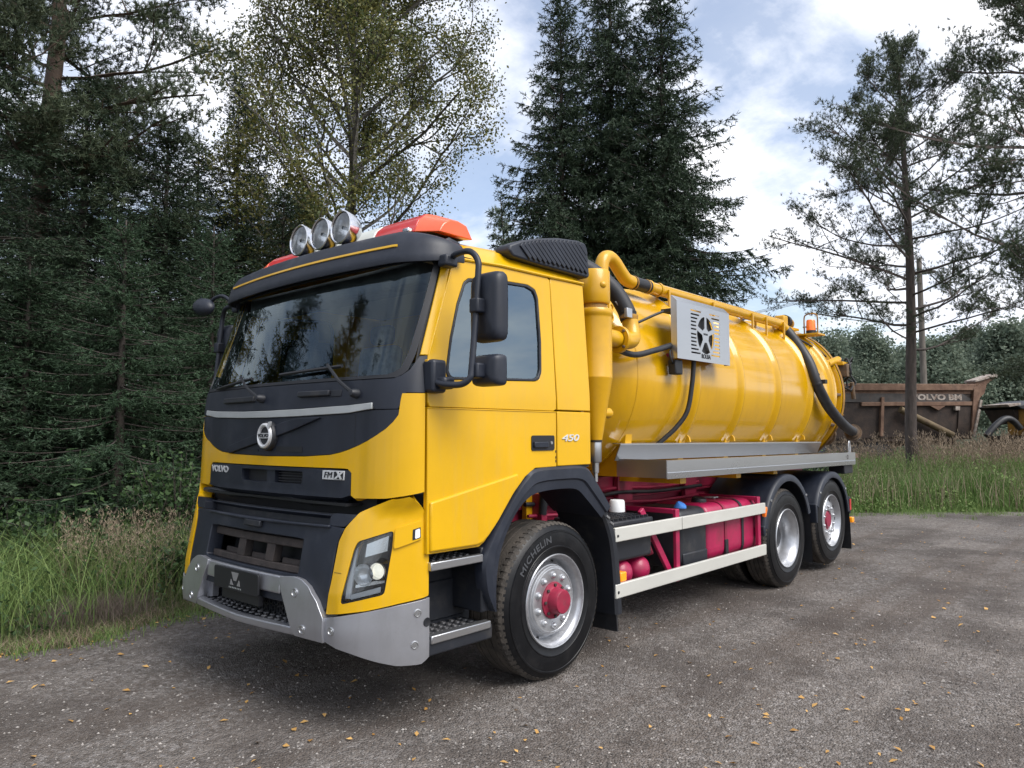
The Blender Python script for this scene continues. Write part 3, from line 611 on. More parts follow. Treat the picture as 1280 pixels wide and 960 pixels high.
# --- mirrors
def roundbox(c, sx, sy, sz, r=.03):
    return MB().box((c[0]-sx/2, c[1]-sy/2, c[2]-sz/2), (c[0]+sx/2, c[1]+sy/2, c[2]+sz/2))
for sg in (1, -1):
    y = -sg
    arm = MB().tube([(.45, y*1.20, 2.668), (.40, y*1.30, 2.685), (.385, y*1.43, 2.68), (.393, y*1.49, 2.62), (.385, y*1.50, 2.52), (.362, y*1.50, 2.25), (.335, y*1.50, 2.0), (.325, y*1.495, 1.945), (.30, y*1.45, 1.912), (.26, y*1.36, 1.915), (.25, y*1.27, 1.935)], .0185, 12, 5)
    ma = build(arm, 'mirror_arm', 'plastic')
    roundbox((.40, y*1.235, 2.655), .10, .08, .07).build('arm_bracket', 'plastic', ma, bevel=.015, segs=3)
    roundbox((.275, y*1.265, 1.965), .11, .09, .19).build('arm_bracket', 'plastic', ma, bevel=.02, segs=3)
    roundbox((.30, y*1.32, 1.925), .09, .09, .07).build('arm_bracket', 'plastic', ma, bevel=.02, segs=3)
    for nm, z0, z1, x0, x1, dep in (('main_mirror', 2.155, 2.555, .345, .585, .13), ('wide_mirror', 1.905, 2.085, .345, .565, .12)):
        hm = MB(); prof = rounded([(x0, z0), (x1-.01, z0+.02), (x1, z1), (x0+.01, z1)], .045, 4)
        cx, cz = (x0+x1)/2, (z0+z1)/2
        # mirror head faces back along the truck: narrow in x, wide in y
        w_ = .23 if nm == 'main_mirror' else .21
        rows = []
        for k, (dx, sc_) in enumerate(((.0, .0), (.0, .75), (.012, .90), (.035, .98), (.075, 1.0), (.09, .97))):
            ring_ = []
            for a in range(40):
                t = 2*PI*a/40; ca, sa = math.cos(t), math.sin(t); q = .28
                yy = math.copysign(abs(ca)**q, ca)*w_/2*sc_; zzz = math.copysign(abs(sa)**q, sa)*(z1-z0)/2*sc_
                ring_.append((.40+dx, y*1.52+yy, cz+zzz))
            ring_.append(ring_[0]); rows.append(ring_)
        mh = build(MB().grid(rows), nm, 'plastic', smooth=50)
        rows = []
        for sc_ in (.97, .0): 
            r2 = [(.492, y*1.52+math.copysign(abs(math.cos(2*PI*a/40))**.28, math.cos(2*PI*a/40))*w_/2*sc_, cz+math.copysign(abs(math.sin(2*PI*a/40))**.28, math.sin(2*PI*a/40))*(z1-z0)/2*sc_) for a in range(41)]; rows.append(r2)
        MB().grid(rows).build('mirror_glass', 'mirror_glass', mh, smooth=0)
        roundbox((.375, y*1.505, cz if nm == 'main_mirror' else 1.99), .07, .07, .085).build('mirror_clamp', 'plastic', mh, bevel=.012, segs=3)
# front view mirror on the kerb side
arm = build(MB().tube([(.43, 1.19, 2.668), (.36, 1.25, 2.70), (.33, 1.36, 2.765), (.31, 1.45, 2.765), (.30, 1.52, 2.735)], .015, 10, 6), 'front_mirror_arm', 'plastic')
mb = MB(); cc = np.array([.26, 1.56, 2.69]); ux = unit((-.25, .92, -.05)); ux = np.array(ux); uz = np.array(unit((.15, .42, .9))); un_ = np.cross(ux, uz)
rows = []
for d, s_ in ((-.06, 0), (-.055, .5), (-.035, .85), (0, 1.0), (.012, .98), (.014, .9), (.006, .88), (.004, 0)):
    rows.append([tuple(cc+un_*d+ux*math.cos(t)*.115*s_+uz*math.sin(t)*.085*s_) for t in lin(0, 2*PI, 32)])
mb.grid(rows[:6]); fm = mb.build('front_mirror', 'plastic', arm, smooth=60); MB().grid(rows[5:]).build('mirror_glass', 'mirror_glass', arm, smooth=60)
# --- louvred side fairings on the roof edge
for sg in (1, -1):
    y = -sg; prof = [(1.02, 2.80), (.975, 2.835), (.985, 2.875), (1.10, 2.925), (1.28, 2.975), (1.50, 3.02), (1.72, 3.045), (1.815, 3.04), (1.84, 3.0), (1.865, 2.80), (1.84, 2.785), (1.30, 2.79)]
    fo = build(MB().prism(prof, lambda x, z: (x, y*(1.205), z), lambda x, z: (x, y*(1.07), z)), 'side_fairing', 'plastic', bevel=.015, segs=3)
    poly = [(1.04, 2.815), (1.0, 2.85), (1.10, 2.905), (1.28, 2.955), (1.50, 3.0), (1.72, 3.025), (1.81, 3.015), (1.84, 2.82)]
    inside = lambda x, z: all(((poly[(i+1) % 8][0]-poly[i][0])*(z-poly[i][1])-(poly[(i+1) % 8][1]-poly[i][1])*(x-poly[i][0])) <= 0 for i in range(8))
    for k in range(17):
        pts = []
        for t in lin(0, 1, 80):
            x = 1.05+k*.054-.16+t*.34-.0; z = 3.05-t*.27
            if inside(x, z): pts.append((x, z))
        if len(pts) > 8:
            a, b = pts[0], pts[-1]; MB().bar((a[0], y*1.205, a[1]), (b[0], y*1.205, b[1]), .032, .022, up=(0, 1, 0)).build('louvre', 'plastic', fo, bevel=.004)
# --- cab interior
mb = MB(); mb.box((.25, -1.15, 1.40), (1.76, 1.15, 1.45)); build(mb, 'cab_floor', 'interior')
rows = []
for y in lin(-1.12, 1.12, 20):
    rows.append([(.10+KB*y*y, y, 1.93), (.22+KB*y*y, y, 1.985), (.42, y, 1.99), (.55, y, 1.95+.04*math.cos(y*3)), (.58, y, 1.80), (.5, y, 1.50)])
build(MB().grid(rows), 'dashboard', 'interior', smooth=60)
stw = build(MB().tube([(.62+.11*math.cos(t)*.9, -.62+.21*math.sin(t), 1.97+.17*math.cos(t)*.8) for t in lin(0, 2*PI, 30)], .017, 8), 'steering_wheel', 'interior')
for a in (.5, 2.6, 4.2): MB().tube([(.60, -.62, 1.94), (.62+.1*math.cos(a), -.62+.2*math.sin(a), 1.97+.135*math.cos(a))], .013, 6).build('wheel_spoke', 'interior', stw)
for y in (-.62, .62):
    se = build(MB().box((.85, y-.25, 1.62), (1.33, y+.25, 1.80)), 'cab_seat', 'seat_fabric', bevel=.05, segs=3)
    MB().box((1.27, y-.24, 1.78), (1.40, y+.24, 2.38), rot=Matrix.Rotation(.12, 3, 'Y')).build('seat_back', 'seat_fabric', se, bevel=.05, segs=3)
    MB().box((1.33, y-.13, 2.40), (1.43, y+.13, 2.56)).build('headrest', 'seat_fabric', se, bevel=.04, segs=3)
    MB().box((.95, y-.15, 1.45), (1.25, y+.15, 1.63)).build('seat_base', 'interior', se)
mb = MB(); mb.box((.60, -1.10, 2.70), (1.76, 1.10, 2.72)); build(mb, 'headliner', 'interior_pale')
mb = MB().box((.36, -1.0, 2.56), (.62, 1.0, 2.70)); build(mb, 'overhead_shelf', 'interior', bevel=.03)
# ================================================================ wheels
def tyre_prof(w, R=.52, ri=.300):
    h = [(ri, .022), (ri+.006, .006), (ri+.02, .002), (.355, -.004), (.358, -.007), (.364, -.007), (.367, -.004), (.42, -.006), (.455, -.001), (.458, -.004), (.468, -.003), (.471, .004), (.495, .016), (.509, .028), (R-.004, .040), (R, .052)]
    g = []; m = len(h)
    ng = 4; step = (w-.104)/ng
    for k in range(ng):
        t = .052+k*step
        g += [(R, t+step*.40), (R-.014, t+step*.43), (R-.014, t+step*.57), (R, t+step*.60)]
    p = h+g+[(r, w-t) for r, t in h[::-1]]
    mt = [1 if (r > .500 and p[i+1][0] > .500) else 0 for i, (r, t) in enumerate(p[:-1])]
    return p, mt
def make_tyre(name, x, y, sg, w, z, parent, letters=None, n=96):
    p, mt = tyre_prof(w); o = MB().lathe(p, (x, y, z), (0, sg, 0), n, mt).build(name, ['sidewall', 'tread'], parent)
    # cut shoulder blocks: small raised lugs round the outer shoulder
    lug = MB()
    for k in range(72):
        a = 2*PI*k/72; ca, sa = math.cos(a), math.sin(a); tx, tz = -sa, ca
        vs = []
        for dt in (-.0135, .0135):
            for r, t in ((.502, .018), (.5235, .050), (.5235, .085), (.512, .085), (.497, .03)):
                vs.append((x+r*ca+tx*dt, y+sg*t, z+r*sa+tz*dt))
        lug.add(vs, [(0, 1, 2, 3, 4), (9, 8, 7, 6, 5)]+[(i, (i+1) % 5, 5+(i+1) % 5, 5+i) for i in range(5)])
    tag(lug.build('tread_lugs', 'tread', parent, smooth=0), kind='stuff')
    if letters:
        me = text_mesh(letters, .062, extrude=.0014, bold=.0012, spacing=1.12)
        for v in me.vertices:
            r = .415+v.co.y; a = letters_at-v.co.x*1.25/.415
            v.co = Vector((x+math.cos(a)*r, y-.0055-v.co.z*1.0 if sg > 0 else y, z+math.sin(a)*r))
        newobj('tyre_lettering', me, 'tyre_letters', parent, smooth=0)
    return o
mat('tyre_letters', (.055, .058, .064), .45)
letters_at = 2.15
WZ = .515
def nuts(parent, x, y, z, r, sg, t, n=10, s=1.0):
    me = MB().lathe([(.0, -.020*s), (.008*s, -.019*s), (.014*s, -.013*s), (.0165*s, -.004*s), (.020*s, -.003*s), (.022*s, .004*s)], (0, 0, 0), (0, sg, 0), 12).mesh('wheel_nut')
    for k in range(n):
        a = 2*PI*(k+.5)/n; o = newobj('wheel_nut', me, 'wheel_silver' if k == 0 else None, parent, smooth=50 if k == 0 else 0); o.location = (x+r*math.cos(a), y+sg*t, z+r*math.sin(a))
def front_wheel(x, sg, z=WZ):
    y = -sg*1.222
    rim = build(MB().lathe([(.298, .030), (.309, .014), (.311, .002), (.306, -.005), (.300, -.003), (.297, .010), (.285, .022), (.276, .034), (.270, .085), (.262, .100), (.252, .098), (.242, .078), (.236, .052), (.231, .050), (.226, .036), (.221, .034), (.216, .024), (.209, .022), (.205, .026), (.118, .026), (.112, .030), (.108, .050)], (x, y, z), (0, sg, 0), 80), 'wheel', 'wheel_silver')
    make_tyre('tyre', x, y, sg, .36, z, rim, 'MICHELIN' if sg > 0 else None)
    MB().lathe([(.122, .026), (.121, .016), (.108, .012), (.098, .010), (.088, .004), (.082, -.035), (.079, -.060), (.074, -.066), (.0, -.068)], (x, y, z), (0, sg, 0), 40).build('hub', 'hub_red', rim)
    nuts(rim, x, y, z, .166, sg, .026, s=1.25)
    hm = MB().lathe([(.009, .0), (.012, -.012), (.0, -.014)], (0, 0, 0), (0, sg, 0), 6).mesh('hub_bolt')
    for k in range(8):
        a = 2*PI*k/8; o = newobj('hub_bolt', hm, 'rust_brown' if k == 0 else None, rim, smooth=0); o.location = (x+.104*math.cos(a), y+sg*.012, z+.104*math.sin(a))
    hb = MB()
    for k in range(10):
        a = 2*PI*k/10
        hb.lathe([(.0, -.002), (.014, -.002), (.016, .004)], (x+.256*math.cos(a), y+sg*.099, z+.256*math.sin(a)), (0, sg, 0), 12)
    hb.build('hand_holes', 'black', rim)
    MB().lathe([(.30, .33), (.285, .30), (.27, .12), (.255, .10)], (x, y, z), (0, sg, 0), 40).build('rim_barrel', 'wheel_silver', rim)
def drive_wheel(x, sg, z=WZ):
    y = -sg*1.222
    rim = build(MB().lathe([(.298, .030), (.309, .014), (.311, .002), (.306, -.005), (.300, -.003), (.296, .012), (.283, .026), (.270, .040), (.264, .055), (.256, .065), (.252, .150), (.247, .175), (.232, .200), (.20, .208), (.17, .212), (.105, .212)], (x, y, z), (0, sg, 0), 80), 'wheel', 'wheel_silver')
    make_tyre('tyre', x, y, sg, .30, z, rim, None); make_tyre('inner_tyre', x, y+sg*.335, sg, .30, z, rim)
    MB().lathe([(.140, .212), (.138, .16), (.125, .13), (.11, .12), (.0, .115)], (x, y, z), (0, sg, 0), 32).build('hub', 'rubber', rim)
    nuts(rim, x, y, z, .168, sg, .21)
def tag_wheel(x, sg, z):
    y = -sg*1.222
    rim = build(MB().lathe([(.298, .030), (.309, .014), (.311, .002), (.306, -.005), (.300, -.003), (.296, .010), (.285, .022), (.278, .050), (.270, .060), (.240, .052), (.214, .044), (.205, .040), (.125, .040), (.118, .046), (.112, .09)], (x, y, z), (0, sg, 0), 80), 'wheel', 'wheel_silver')
    make_tyre('tyre', x, y, sg, .36, z, rim)
    MB().lathe([(.116, .06), (.10, .055), (.085, .05), (.08, .035), (.0, .033)], (x, y, z), (0, sg, 0), 32).build('hub', 'frame_red', rim)
    nuts(rim, x, y, z, .163, sg, .04)
    hm = MB().lathe([(.0, -.003), (.021, -.003), (.026, .003)], (0, 0, 0), (0, sg, 0), 14).mesh('hand_hole')
    for k in range(10):
        a = 2*PI*k/10; o = newobj('hand_hole', hm, 'black' if k == 0 else None, rim); o.location = (x+.238*math.cos(a), y+sg*.052, z+.238*math.sin(a))
XA, XD, XT = 1.42, 5.405, 6.775
for sg in (1, -1):
    front_wheel(XA, sg); drive_wheel(XD, sg); tag_wheel(XT, sg, WZ+.068)
for x, z, w_ in ((XA, WZ, 1.0), (XD, WZ, .80), (XT, WZ+.068, 1.0)):
    build(MB().tube([(x, -w_, z), (x, w_, z)], .07, 12), 'axle', 'black')
build(MB().lathe([(.0, -.25), (.14, -.2), (.22, -.1), (.24, 0), (.22, .1), (.14, .2), (0, .25)], (XD, 0, WZ), (1, 0, 0), 24), 'differential', 'black')

# ================================================================ arches, flaps, guards
for sg in (1, -1):
    yy = lambda y: -sg*y
    O = [(.775, .56), (.70, .70), (.69, .885), (.80, 1.06), (.95, 1.235), (1.09, 1.362), (1.18, 1.408), (1.45, 1.416), (1.73, 1.404), (1.86, 1.30), (2.03, 1.115)]
    I = [(.80, .56), (.80, .72), (.835, .90), (.92, 1.06), (1.02, 1.17), (1.13, 1.235), (1.25, 1.258), (1.45, 1.264), (1.62, 1.25), (1.73, 1.18), (1.915, 1.03)]
    def dens(P): return [tuple(p) for p in catmull([(a, b, 0) for a, b in P], 4)]
    Oc, Ic = dens(O), dens(I)
    mb = MB(); rows = [[(a[0], yy(1.18), a[1]), (a[0], yy(1.242), a[1]), (a[0]+(b[0]-a[0])*.12, yy(1.264), a[1]+(b[1]-a[1])*.12), (a[0]+(b[0]-a[0])*.55, yy(1.268), a[1]+(b[1]-a[1])*.55), (a[0]+(b[0]-a[0])*.62, yy(1.255), a[1]+(b[1]-a[1])*.62), (b[0], yy(1.252), b[1]), (b[0], yy(1.235), b[1]-.0), (b[0]+.004, yy(.80), b[1]+.02)] for a, b in zip(Oc, Ic)]
    build(mb.grid(rows), 'wheel_arch', 'plastic', smooth=35)
    # rear half of the front mudguard and flap
    P = catmull([(1.80, 0, 1.15), (1.93, 0, 1.05), (2.03, 0, .86), (2.075, 0, .62), (2.10, 0, .30)], 4)
    mg = build(MB().grid([[(p[0], yy(.82), p[2]), (p[0], yy(1.235), p[2]), (p[0]+.02, yy(1.25), p[2]), (p[0]+.07, yy(1.25), p[2]), (p[0]+.07, yy(.82), p[2])] for p in P]), 'mudguard', 'plastic_low', smooth=35)
    MB().box((2.11, min(yy(.84), yy(1.24)), .175), (2.125, max(yy(.84), yy(1.24)), .40), rot=Matrix.Rotation(-.08, 3, 'Y')).build('mud_flap', 'rubber', mg)
    for k in range(2): MB().box((1.975+k*.05, min(yy(1.20), yy(1.256)), 1.02-k*.05), (2.02+k*.05, max(yy(1.20), yy(1.256)), 1.035-k*.05), rot=Matrix.Rotation(.5, 3, 'Y')).build('mudguard_clip', 'steel', mg)
    # side guard rails
    for z0 in (.416, .830):
        rl = build(MB().box((2.095, min(yy(1.222), yy(1.252)), z0), (4.785, max(yy(1.222), yy(1.252)), z0+.106)), 'side_rail', 'alu_rail', bevel=.007, segs=3)
        MB().lathe([(.0, -.006), (.010, -.005), (.012, .002)], (2.125, yy(1.252), z0+.045), (0, sg, 0), 10).build('rail_bolt', 'black', rl)
        MB().box((3.085, min(yy(1.2525), yy(1.2535)), z0+.002), (3.089, max(yy(1.2525), yy(1.2535)), z0+.104)).build('rail_joint', 'rust_brown', rl) if z0 > .5 else None
    for x in (3.07, 4.70):
        po = build(MB().box((x-.03, min(yy(1.19), yy(1.221)), .40), (x+.03, max(yy(1.19), yy(1.221)), 1.00)), 'guard_post', 'magenta', bevel=.005)
        MB().box((x-.028, min(yy(.42), yy(1.19)), .96), (x+.028, max(yy(.42), yy(1.19)), 1.0)).build('post_arm', 'magenta', po, bevel=.004)
        if x < 4: MB().bar((x-.42, yy(1.12), 1.02), (x-.02, yy(1.16), .45), .03, .055).build('post_brace', 'magenta', po, bevel=.004)
    am = build(MB().box((2.185, min(yy(1.16), yy(1.235)), .525), (2.265, max(yy(1.16), yy(1.235)), .595)), 'marker_lamp', 'amber_lens', bevel=.008)
    am2 = build(MB().box((4.80, min(yy(1.20), yy(1.245)), .77), (4.855, max(yy(1.20), yy(1.245)), .89)), 'marker_lamp', 'orange_lens', bevel=.012)
    # rear mudguards
    for nm, xc, r, zc, a0, a1, fl in (('rear_mudguard', XD, .655, .545, 18, 168, 0), ('rear_mudguard', XT, .60, .575, 8, 158, 1)):
        rows = []
        for a in lin(a0, a1, 30):
            ca, sa = math.cos(R_(a)), math.sin(R_(a)); q = lambda rr: (xc+rr*ca, zc+rr*sa)
            rows.append([(q(r)[0], yy(.56), q(r)[1]), (q(r)[0], yy(1.205), q(r)[1]), (q(r-.004)[0], yy(1.240), q(r-.004)[1]), (q(r-.02)[0], yy(1.252), q(r-.02)[1]), (q(r-.075)[0], yy(1.250), q(r-.075)[1]), (q(r-.078)[0], yy(1.235), q(r-.078)[1]), (q(r-.018)[0], yy(1.22), q(r-.018)[1]), (q(r-.018)[0], yy(.56), q(r-.018)[1])])
        mg = build(MB().grid(rows), nm, 'plastic', smooth=50)
        x1 = xc+r*math.cos(R_(a0)); z1 = zc+r*math.sin(R_(a0))
        MB().grid([[(x1-.012, yy(y_), z1), (x1+.02, yy(y_), .50), (x1+.045, yy(y_), .17)] for y_ in (.60, 1.235)]).build('mud_flap', 'rubber', mg)
        MB().grid([[(x1-.002, yy(y_), z1), (x1+.03, yy(y_), .50), (x1+.055, yy(y_), .17)] for y_ in (.60, 1.235)]).build('mud_flap', 'rubber', mg)
        x2 = xc+r*math.cos(R_(a1)); z2 = zc+r*math.sin(R_(a1))
        MB().box((x2-.01, min(yy(.6), yy(1.246)), .60), (x2+.035, max(yy(.6), yy(1.246)), z2+.02)).build('guard_tail', 'plastic', mg, bevel=.01)
        for a in (40, 140): MB().box((xc+(r-.03)*math.cos(R_(a))-.02, min(yy(1.2525), yy(1.258)), zc+(r-.03)*math.sin(R_(a))-.012), (xc+(r-.03)*math.cos(R_(a))+.02, max(yy(1.2525), yy(1.258)), zc+(r-.03)*math.sin(R_(a))+.012)).build('guard_clip', 'steel', mg, bevel=.003)
    build(MB().box((7.50, min(yy(1.10), yy(1.235)), .49), (7.57, max(yy(1.10), yy(1.235)), .56)), 'marker_lamp', 'amber_lens', bevel=.01)
    tl = build(MB().box((7.50, min(yy(.95), yy(1.2)), .60), (7.56, max(yy(.95), yy(1.2)), .82)), 'tail_lamp', 'black', bevel=.01)
    MB().box((7.5605, min(yy(.97), yy(1.18)), .62), (7.575, max(yy(.97), yy(1.18)), .80)).build('tail_lens', 'red_lens', tl)
    MB().box((7.498, min(yy(1.201), yy(1.207)), .65), (7.55, max(yy(1.201), yy(1.207)), .79)).build('tail_lens', 'red_lens', tl)
# ================================================================ chassis
for sg in (1, -1):
    mb = MB().box((1.2, min(-sg*.36, -sg*.43), .76), (7.55, max(-sg*.36, -sg*.43), 1.04)); mb.box((1.2, min(-sg*.36, -sg*.47), 1.03), (7.55, max(-sg*.36, -sg*.47), 1.055)); build(mb, 'frame_rail', 'frame_red', bevel=.006)
    build(MB().box((1.95, min(-sg*.38, -sg*.46), 1.06), (7.9, max(-sg*.38, -sg*.46), 1.24)), 'sub_frame', 'frame_red', bevel=.006)
    for x in (2.05, 3.35, 4.6, 6.1, 7.3):
        build(MB().box((x-.12, min(-sg*.47, -sg*.52), .95), (x+.12, max(-sg*.47, -sg*.52), 1.28)), 'mount_plate', 'pipe_yellow' if x < 3 else 'frame_red', bevel=.005)
for x in (1.9, 2.9, 4.0, 4.9, 6.1, 7.4): build(MB().box((x-.05, -.37, .80), (x+.05, .37, .98)), 'cross_member', 'frame_red', bevel=.005)
build(MB().box((7.55, -1.15, .45), (7.63, 1.15, .58)), 'rear_underrun_bar', 'black', bevel=.01)
build(MB().box((.5, -.42, .75), (1.5, .42, 1.28)), 'engine', 'black', bevel=.04)
for x in (2.0, 2.6): vb = build(MB().box((x, -.62, .88), (x+.07, -.47, 1.16)), 'valve_block', 'frame_red', bevel=.006); MB().tube([(x+.03, -.6, 1.0), (x+.03, -.62, 1.2)], .035, 10).build('valve_body', 'black', vb)
for k, (y, z) in enumerate(((-.50, 1.12), (-.53, 1.08), (-.56, .99), (-.51, .93))):
    build(MB().tube([(1.9, y, z), (2.5, y-.02, z-.02), (3.2, y+.01, z+.015), (3.9, y, z-.01), (4.8, y, z)], .014+.004*(k % 2), 8, 5), 'air_line', ['frame_red', 'rubber', 'frame_red', 'black'][k])
# battery box with ribbed lid
bb = build(MB().box((2.17, -1.17, .655), (2.735, -.62, .945)), 'battery_box', 'plastic_low', bevel=.025, segs=3)
mb = MB().box((2.16, -1.18, .92), (2.745, -.61, .965)); mb.build('battery_lid', 'plastic_low', bb, bevel=.012)
mb = MB()
for i in range(9):
    for j in range(8): mb.box((2.185+i*.061, -1.16+j*.068, .964), (2.185+i*.061+.028, -1.16+j*.068+.05, .984), rot=Matrix.Rotation(.35, 3, 'Z'))
tag(mb.build('lid_ribs', 'plastic_low', bb), kind='stuff')
build(MB().lathe([(0, .10), (.055, .098), (.064, .085), (.066, 0)], (2.70, -.86, .985), (0, 0, 1), 24), 'fluid_bottle', 'white_plastic')
# air tanks lying across
for x in (2.40, 2.655):
    build(MB().lathe([(.0, -.012), (.03, -.008), (.06, .004), (.085, .022), (.100, .045), (.108, .075), (.108, .60), (.08, .65), (0, .66)], (x, -1.165, .545), (0, 1, 0), 28), 'air_tank', 'magenta')
mb = MB(); mb.box((2.86, -.98, .66), (2.95, -.82, .84)); mb.tube([(2.86, -1.02, .75), (2.98, -1.0, .77)], .05, 12); mb.tube([(2.9, -1.0, .74), (2.9, -1.05, .62)], .035, 10); build(mb, 'brake_valve', 'hub_red', bevel=.008)
# additive tank and fuel tank
def tankbox(x0, x1, y0, y1, z0, z1, r, n=7):
    prof = rounded([(y0, z0), (y1, z0), (y1, z1), (y0, z1)], r, n); mb = MB(); rows = []
    for x, s in ((x0, .0), (x0, .90), (x0+.012, .965), (x0+.035, 1.0), (x1-.035, 1.0), (x1-.012, .965), (x1, .90), (x1, 0)):
        cy, cz = (y0+y1)/2, (z0+z1)/2; rows.append([(x, cy+(a-cy)*s, cz+(b-cz)*s) for a, b in prof+[prof[0]]])
    return mb.grid(rows)
ad = build(tankbox(3.22, 3.70, -1.165, -.58, .465, .975, .09), 'additive_tank', 'plastic_low', smooth=50)
MB().lathe([(.0, .075), (.040, .072), (.050, .06), (.052, .0)], (3.42, -1.03, .95), unit((.0, -.55, .83)), 20).build('blue_cap', 'blue_cap', ad)
MB().box((3.24, -1.176, .49), (3.68, -1.150, .60)).build('tank_ledge', 'plastic_low', ad, bevel=.012)
fu = build(tankbox(3.715, 4.80, -1.165, -.55, .455, .985, .13), 'fuel_tank', 'magenta', smooth=50)
for x, m_ in ((4.06, 'black'), (4.42, 'black')):
    prof = rounded([(-1.172, .448), (-.545, .448), (-.545, .992), (-1.172, .992)], .135, 7)
    MB().grid([[(x-.024, a, b) for a, b in prof+[prof[0]]], [(x+.024, a, b) for a, b in prof+[prof[0]]]]).build('tank_strap', m_ if x > 4.2 else 'frame_red', fu, smooth=50)
MB().box((4.03, -1.182, .50), (4.09, -1.160, .64)).build('strap_buckle', 'black', fu, bevel=.004)
MB().lathe([(0, .05), (.06, .05), (.07, .035), (.07, 0)], (3.95, -.95, .975), (0, -.2, 1), 20).build('fuel_cap', 'black', fu)
MB().box((4.36, -.90, .990), (4.46, -.80, 1.0)).build('warning_label', 'silver_strip', fu)
# ================================================================ tank
TZ, TR = 2.165, .955
tank = build(MB().lathe([(.0, 2.44), (.25, 2.455), (.50, 2.51), (.70, 2.60), (.84, 2.70), (.92, 2.80), (TR, 2.90), (TR, 3.3), (TR, 3.9), (TR, 4.9), (TR, 5.9), (TR, 6.9), (TR, 7.70)], (0, 0, TZ), (1, 0, 0), 128), 'tank', 'tank_yellow', smooth=30)
for x in (2.905, 3.95, 4.93, 5.92, 6.92, 7.68):
    wd_ = .075 if x > 3 else .012; h_ = .040 if x > 3 else .007
    if x > 7.5: wd_, h_ = .05, .045
    MB().lathe([(TR-.004, -wd_), (TR+h_*.55, -wd_*.55), (TR+h_, -wd_*.25), (TR+h_, wd_*.25), (TR+h_*.55, wd_*.55), (TR-.004, wd_)], (x, 0, TZ), (1, 0, 0), 128).build('tank_rib' if x > 3 else 'tank_seam', 'tank_yellow', tank, smooth=60)
rr_ = build(MB().lathe([(TR, 7.70), (TR+.035, 7.74), (TR+.035, 7.80), (TR-.06, 7.82), (TR-.07, 8.02), (TR+.02, 8.04), (TR+.03, 8.14), (TR-.02, 8.17), (.80, 8.28), (.5, 8.38), (0, 8.42)], (0, 0, TZ), (1, 0, 0), 96), 'rear_door', 'tank_yellow', smooth=30)
MB().lathe([(TR+.034, 8.06), (TR+.045, 8.10), (TR+.034, 8.13)], (0, 0, TZ), (1, 0, 0), 96).build('door_rim', 'dirty_yellow', rr_)
for k in range(14):
    a = 2*PI*k/14; e = np.array([0, math.cos(a), math.sin(a)]); c_ = np.array([7.94, 0, TZ])
    MB().bar(c_+e*(TR-.03)+np.array([-.13, 0, 0]), c_+e*(TR-.01)+np.array([.17, 0, 0]), .035, .05, up=e).build('door_clamp', 'dirty_dark', rr_, bevel=.006)
# saddles
for x in (3.0, 3.95, 4.93, 5.92, 6.92): build(MB().prism([(-.75, 1.26), (.75, 1.26), (.80, 1.70), (.45, 1.40), (0, 1.28), (-.45, 1.40), (-.80, 1.70)], lambda y, z: (x-.05, y, z), lambda y, z: (x+.05, y, z)), 'tank_saddle', 'pipe_yellow')
# trays along both sides
for sg in (1, -1):
    yy = lambda y: -sg*y
    def bx2(a, b): return MB().box((a[0], min(yy(a[1]), yy(b[1])), a[2]), (b[0], max(yy(a[1]), yy(b[1])), b[2]))
    ty = build(bx2((2.86, .76, 1.268), (7.64, 1.246, 1.274)), 'hose_tray', 'steel')
    MB().prism([(1.246, 1.262), (1.250, 1.262), (1.252, 1.312), (1.250, 1.318), (1.250, 1.415), (1.236, 1.419), (1.236, 1.415), (1.246, 1.412)], lambda y, z: (2.86, yy(y), z), lambda y, z: (7.64, yy(y), z-.03)).build('tray_side', 'steel', ty, smooth=0)
    bx2((2.852, .76, 1.268), (2.858, 1.249, 1.42)).build('tray_end', 'steel', ty, smooth=0)
    MB().prism([(.775, 1.405), (.783, 1.405), (.842, 1.540), (.842, 1.552), (.76, 1.556), (.76, 1.550), (.834, 1.545)], lambda y, z: (2.79, yy(y), z), lambda y, z: (7.58, yy(y), z-.03)).build('splash_plate', 'steel', ty, smooth=0)
    MB().tube([(7.54, yy(1.20), 1.38), (7.54, yy(1.20), 1.50), (7.57, yy(1.20), 1.53), (7.60, yy(1.20), 1.50), (7.60, yy(1.20), 1.38)], .010, 8, 4).build('tray_handle', 'steel', ty)
    MB().lathe([(.018, -.002), (.022, -.003), (.027, -.002)], (7.33, yy(1.252), 1.335), (0, sg, 0), 20).build('tray_drain', 'rust_brown', ty)
    for x in (3.98, 4.95, 5.94, 6.95):
        MB().prism([(.80, 1.55), (.86, 1.556), (.85, 1.60), (.83, 1.62)], lambda y, z: (x-.012, yy(y), z), lambda y, z: (x+.012, yy(y), z)).build('tray_bracket', 'pipe_yellow', ty)
    bx2((7.30, 1.02, 1.12), (7.62, 1.22, 1.24)).build('tray_foot', 'black', ty, bevel=.01)
    for x in (3.3, 4.4, 5.3): bx2((x-.05, .45, 1.20), (x+.05, 1.15, 1.262)).build('tray_bearer', 'pipe_yellow', ty)
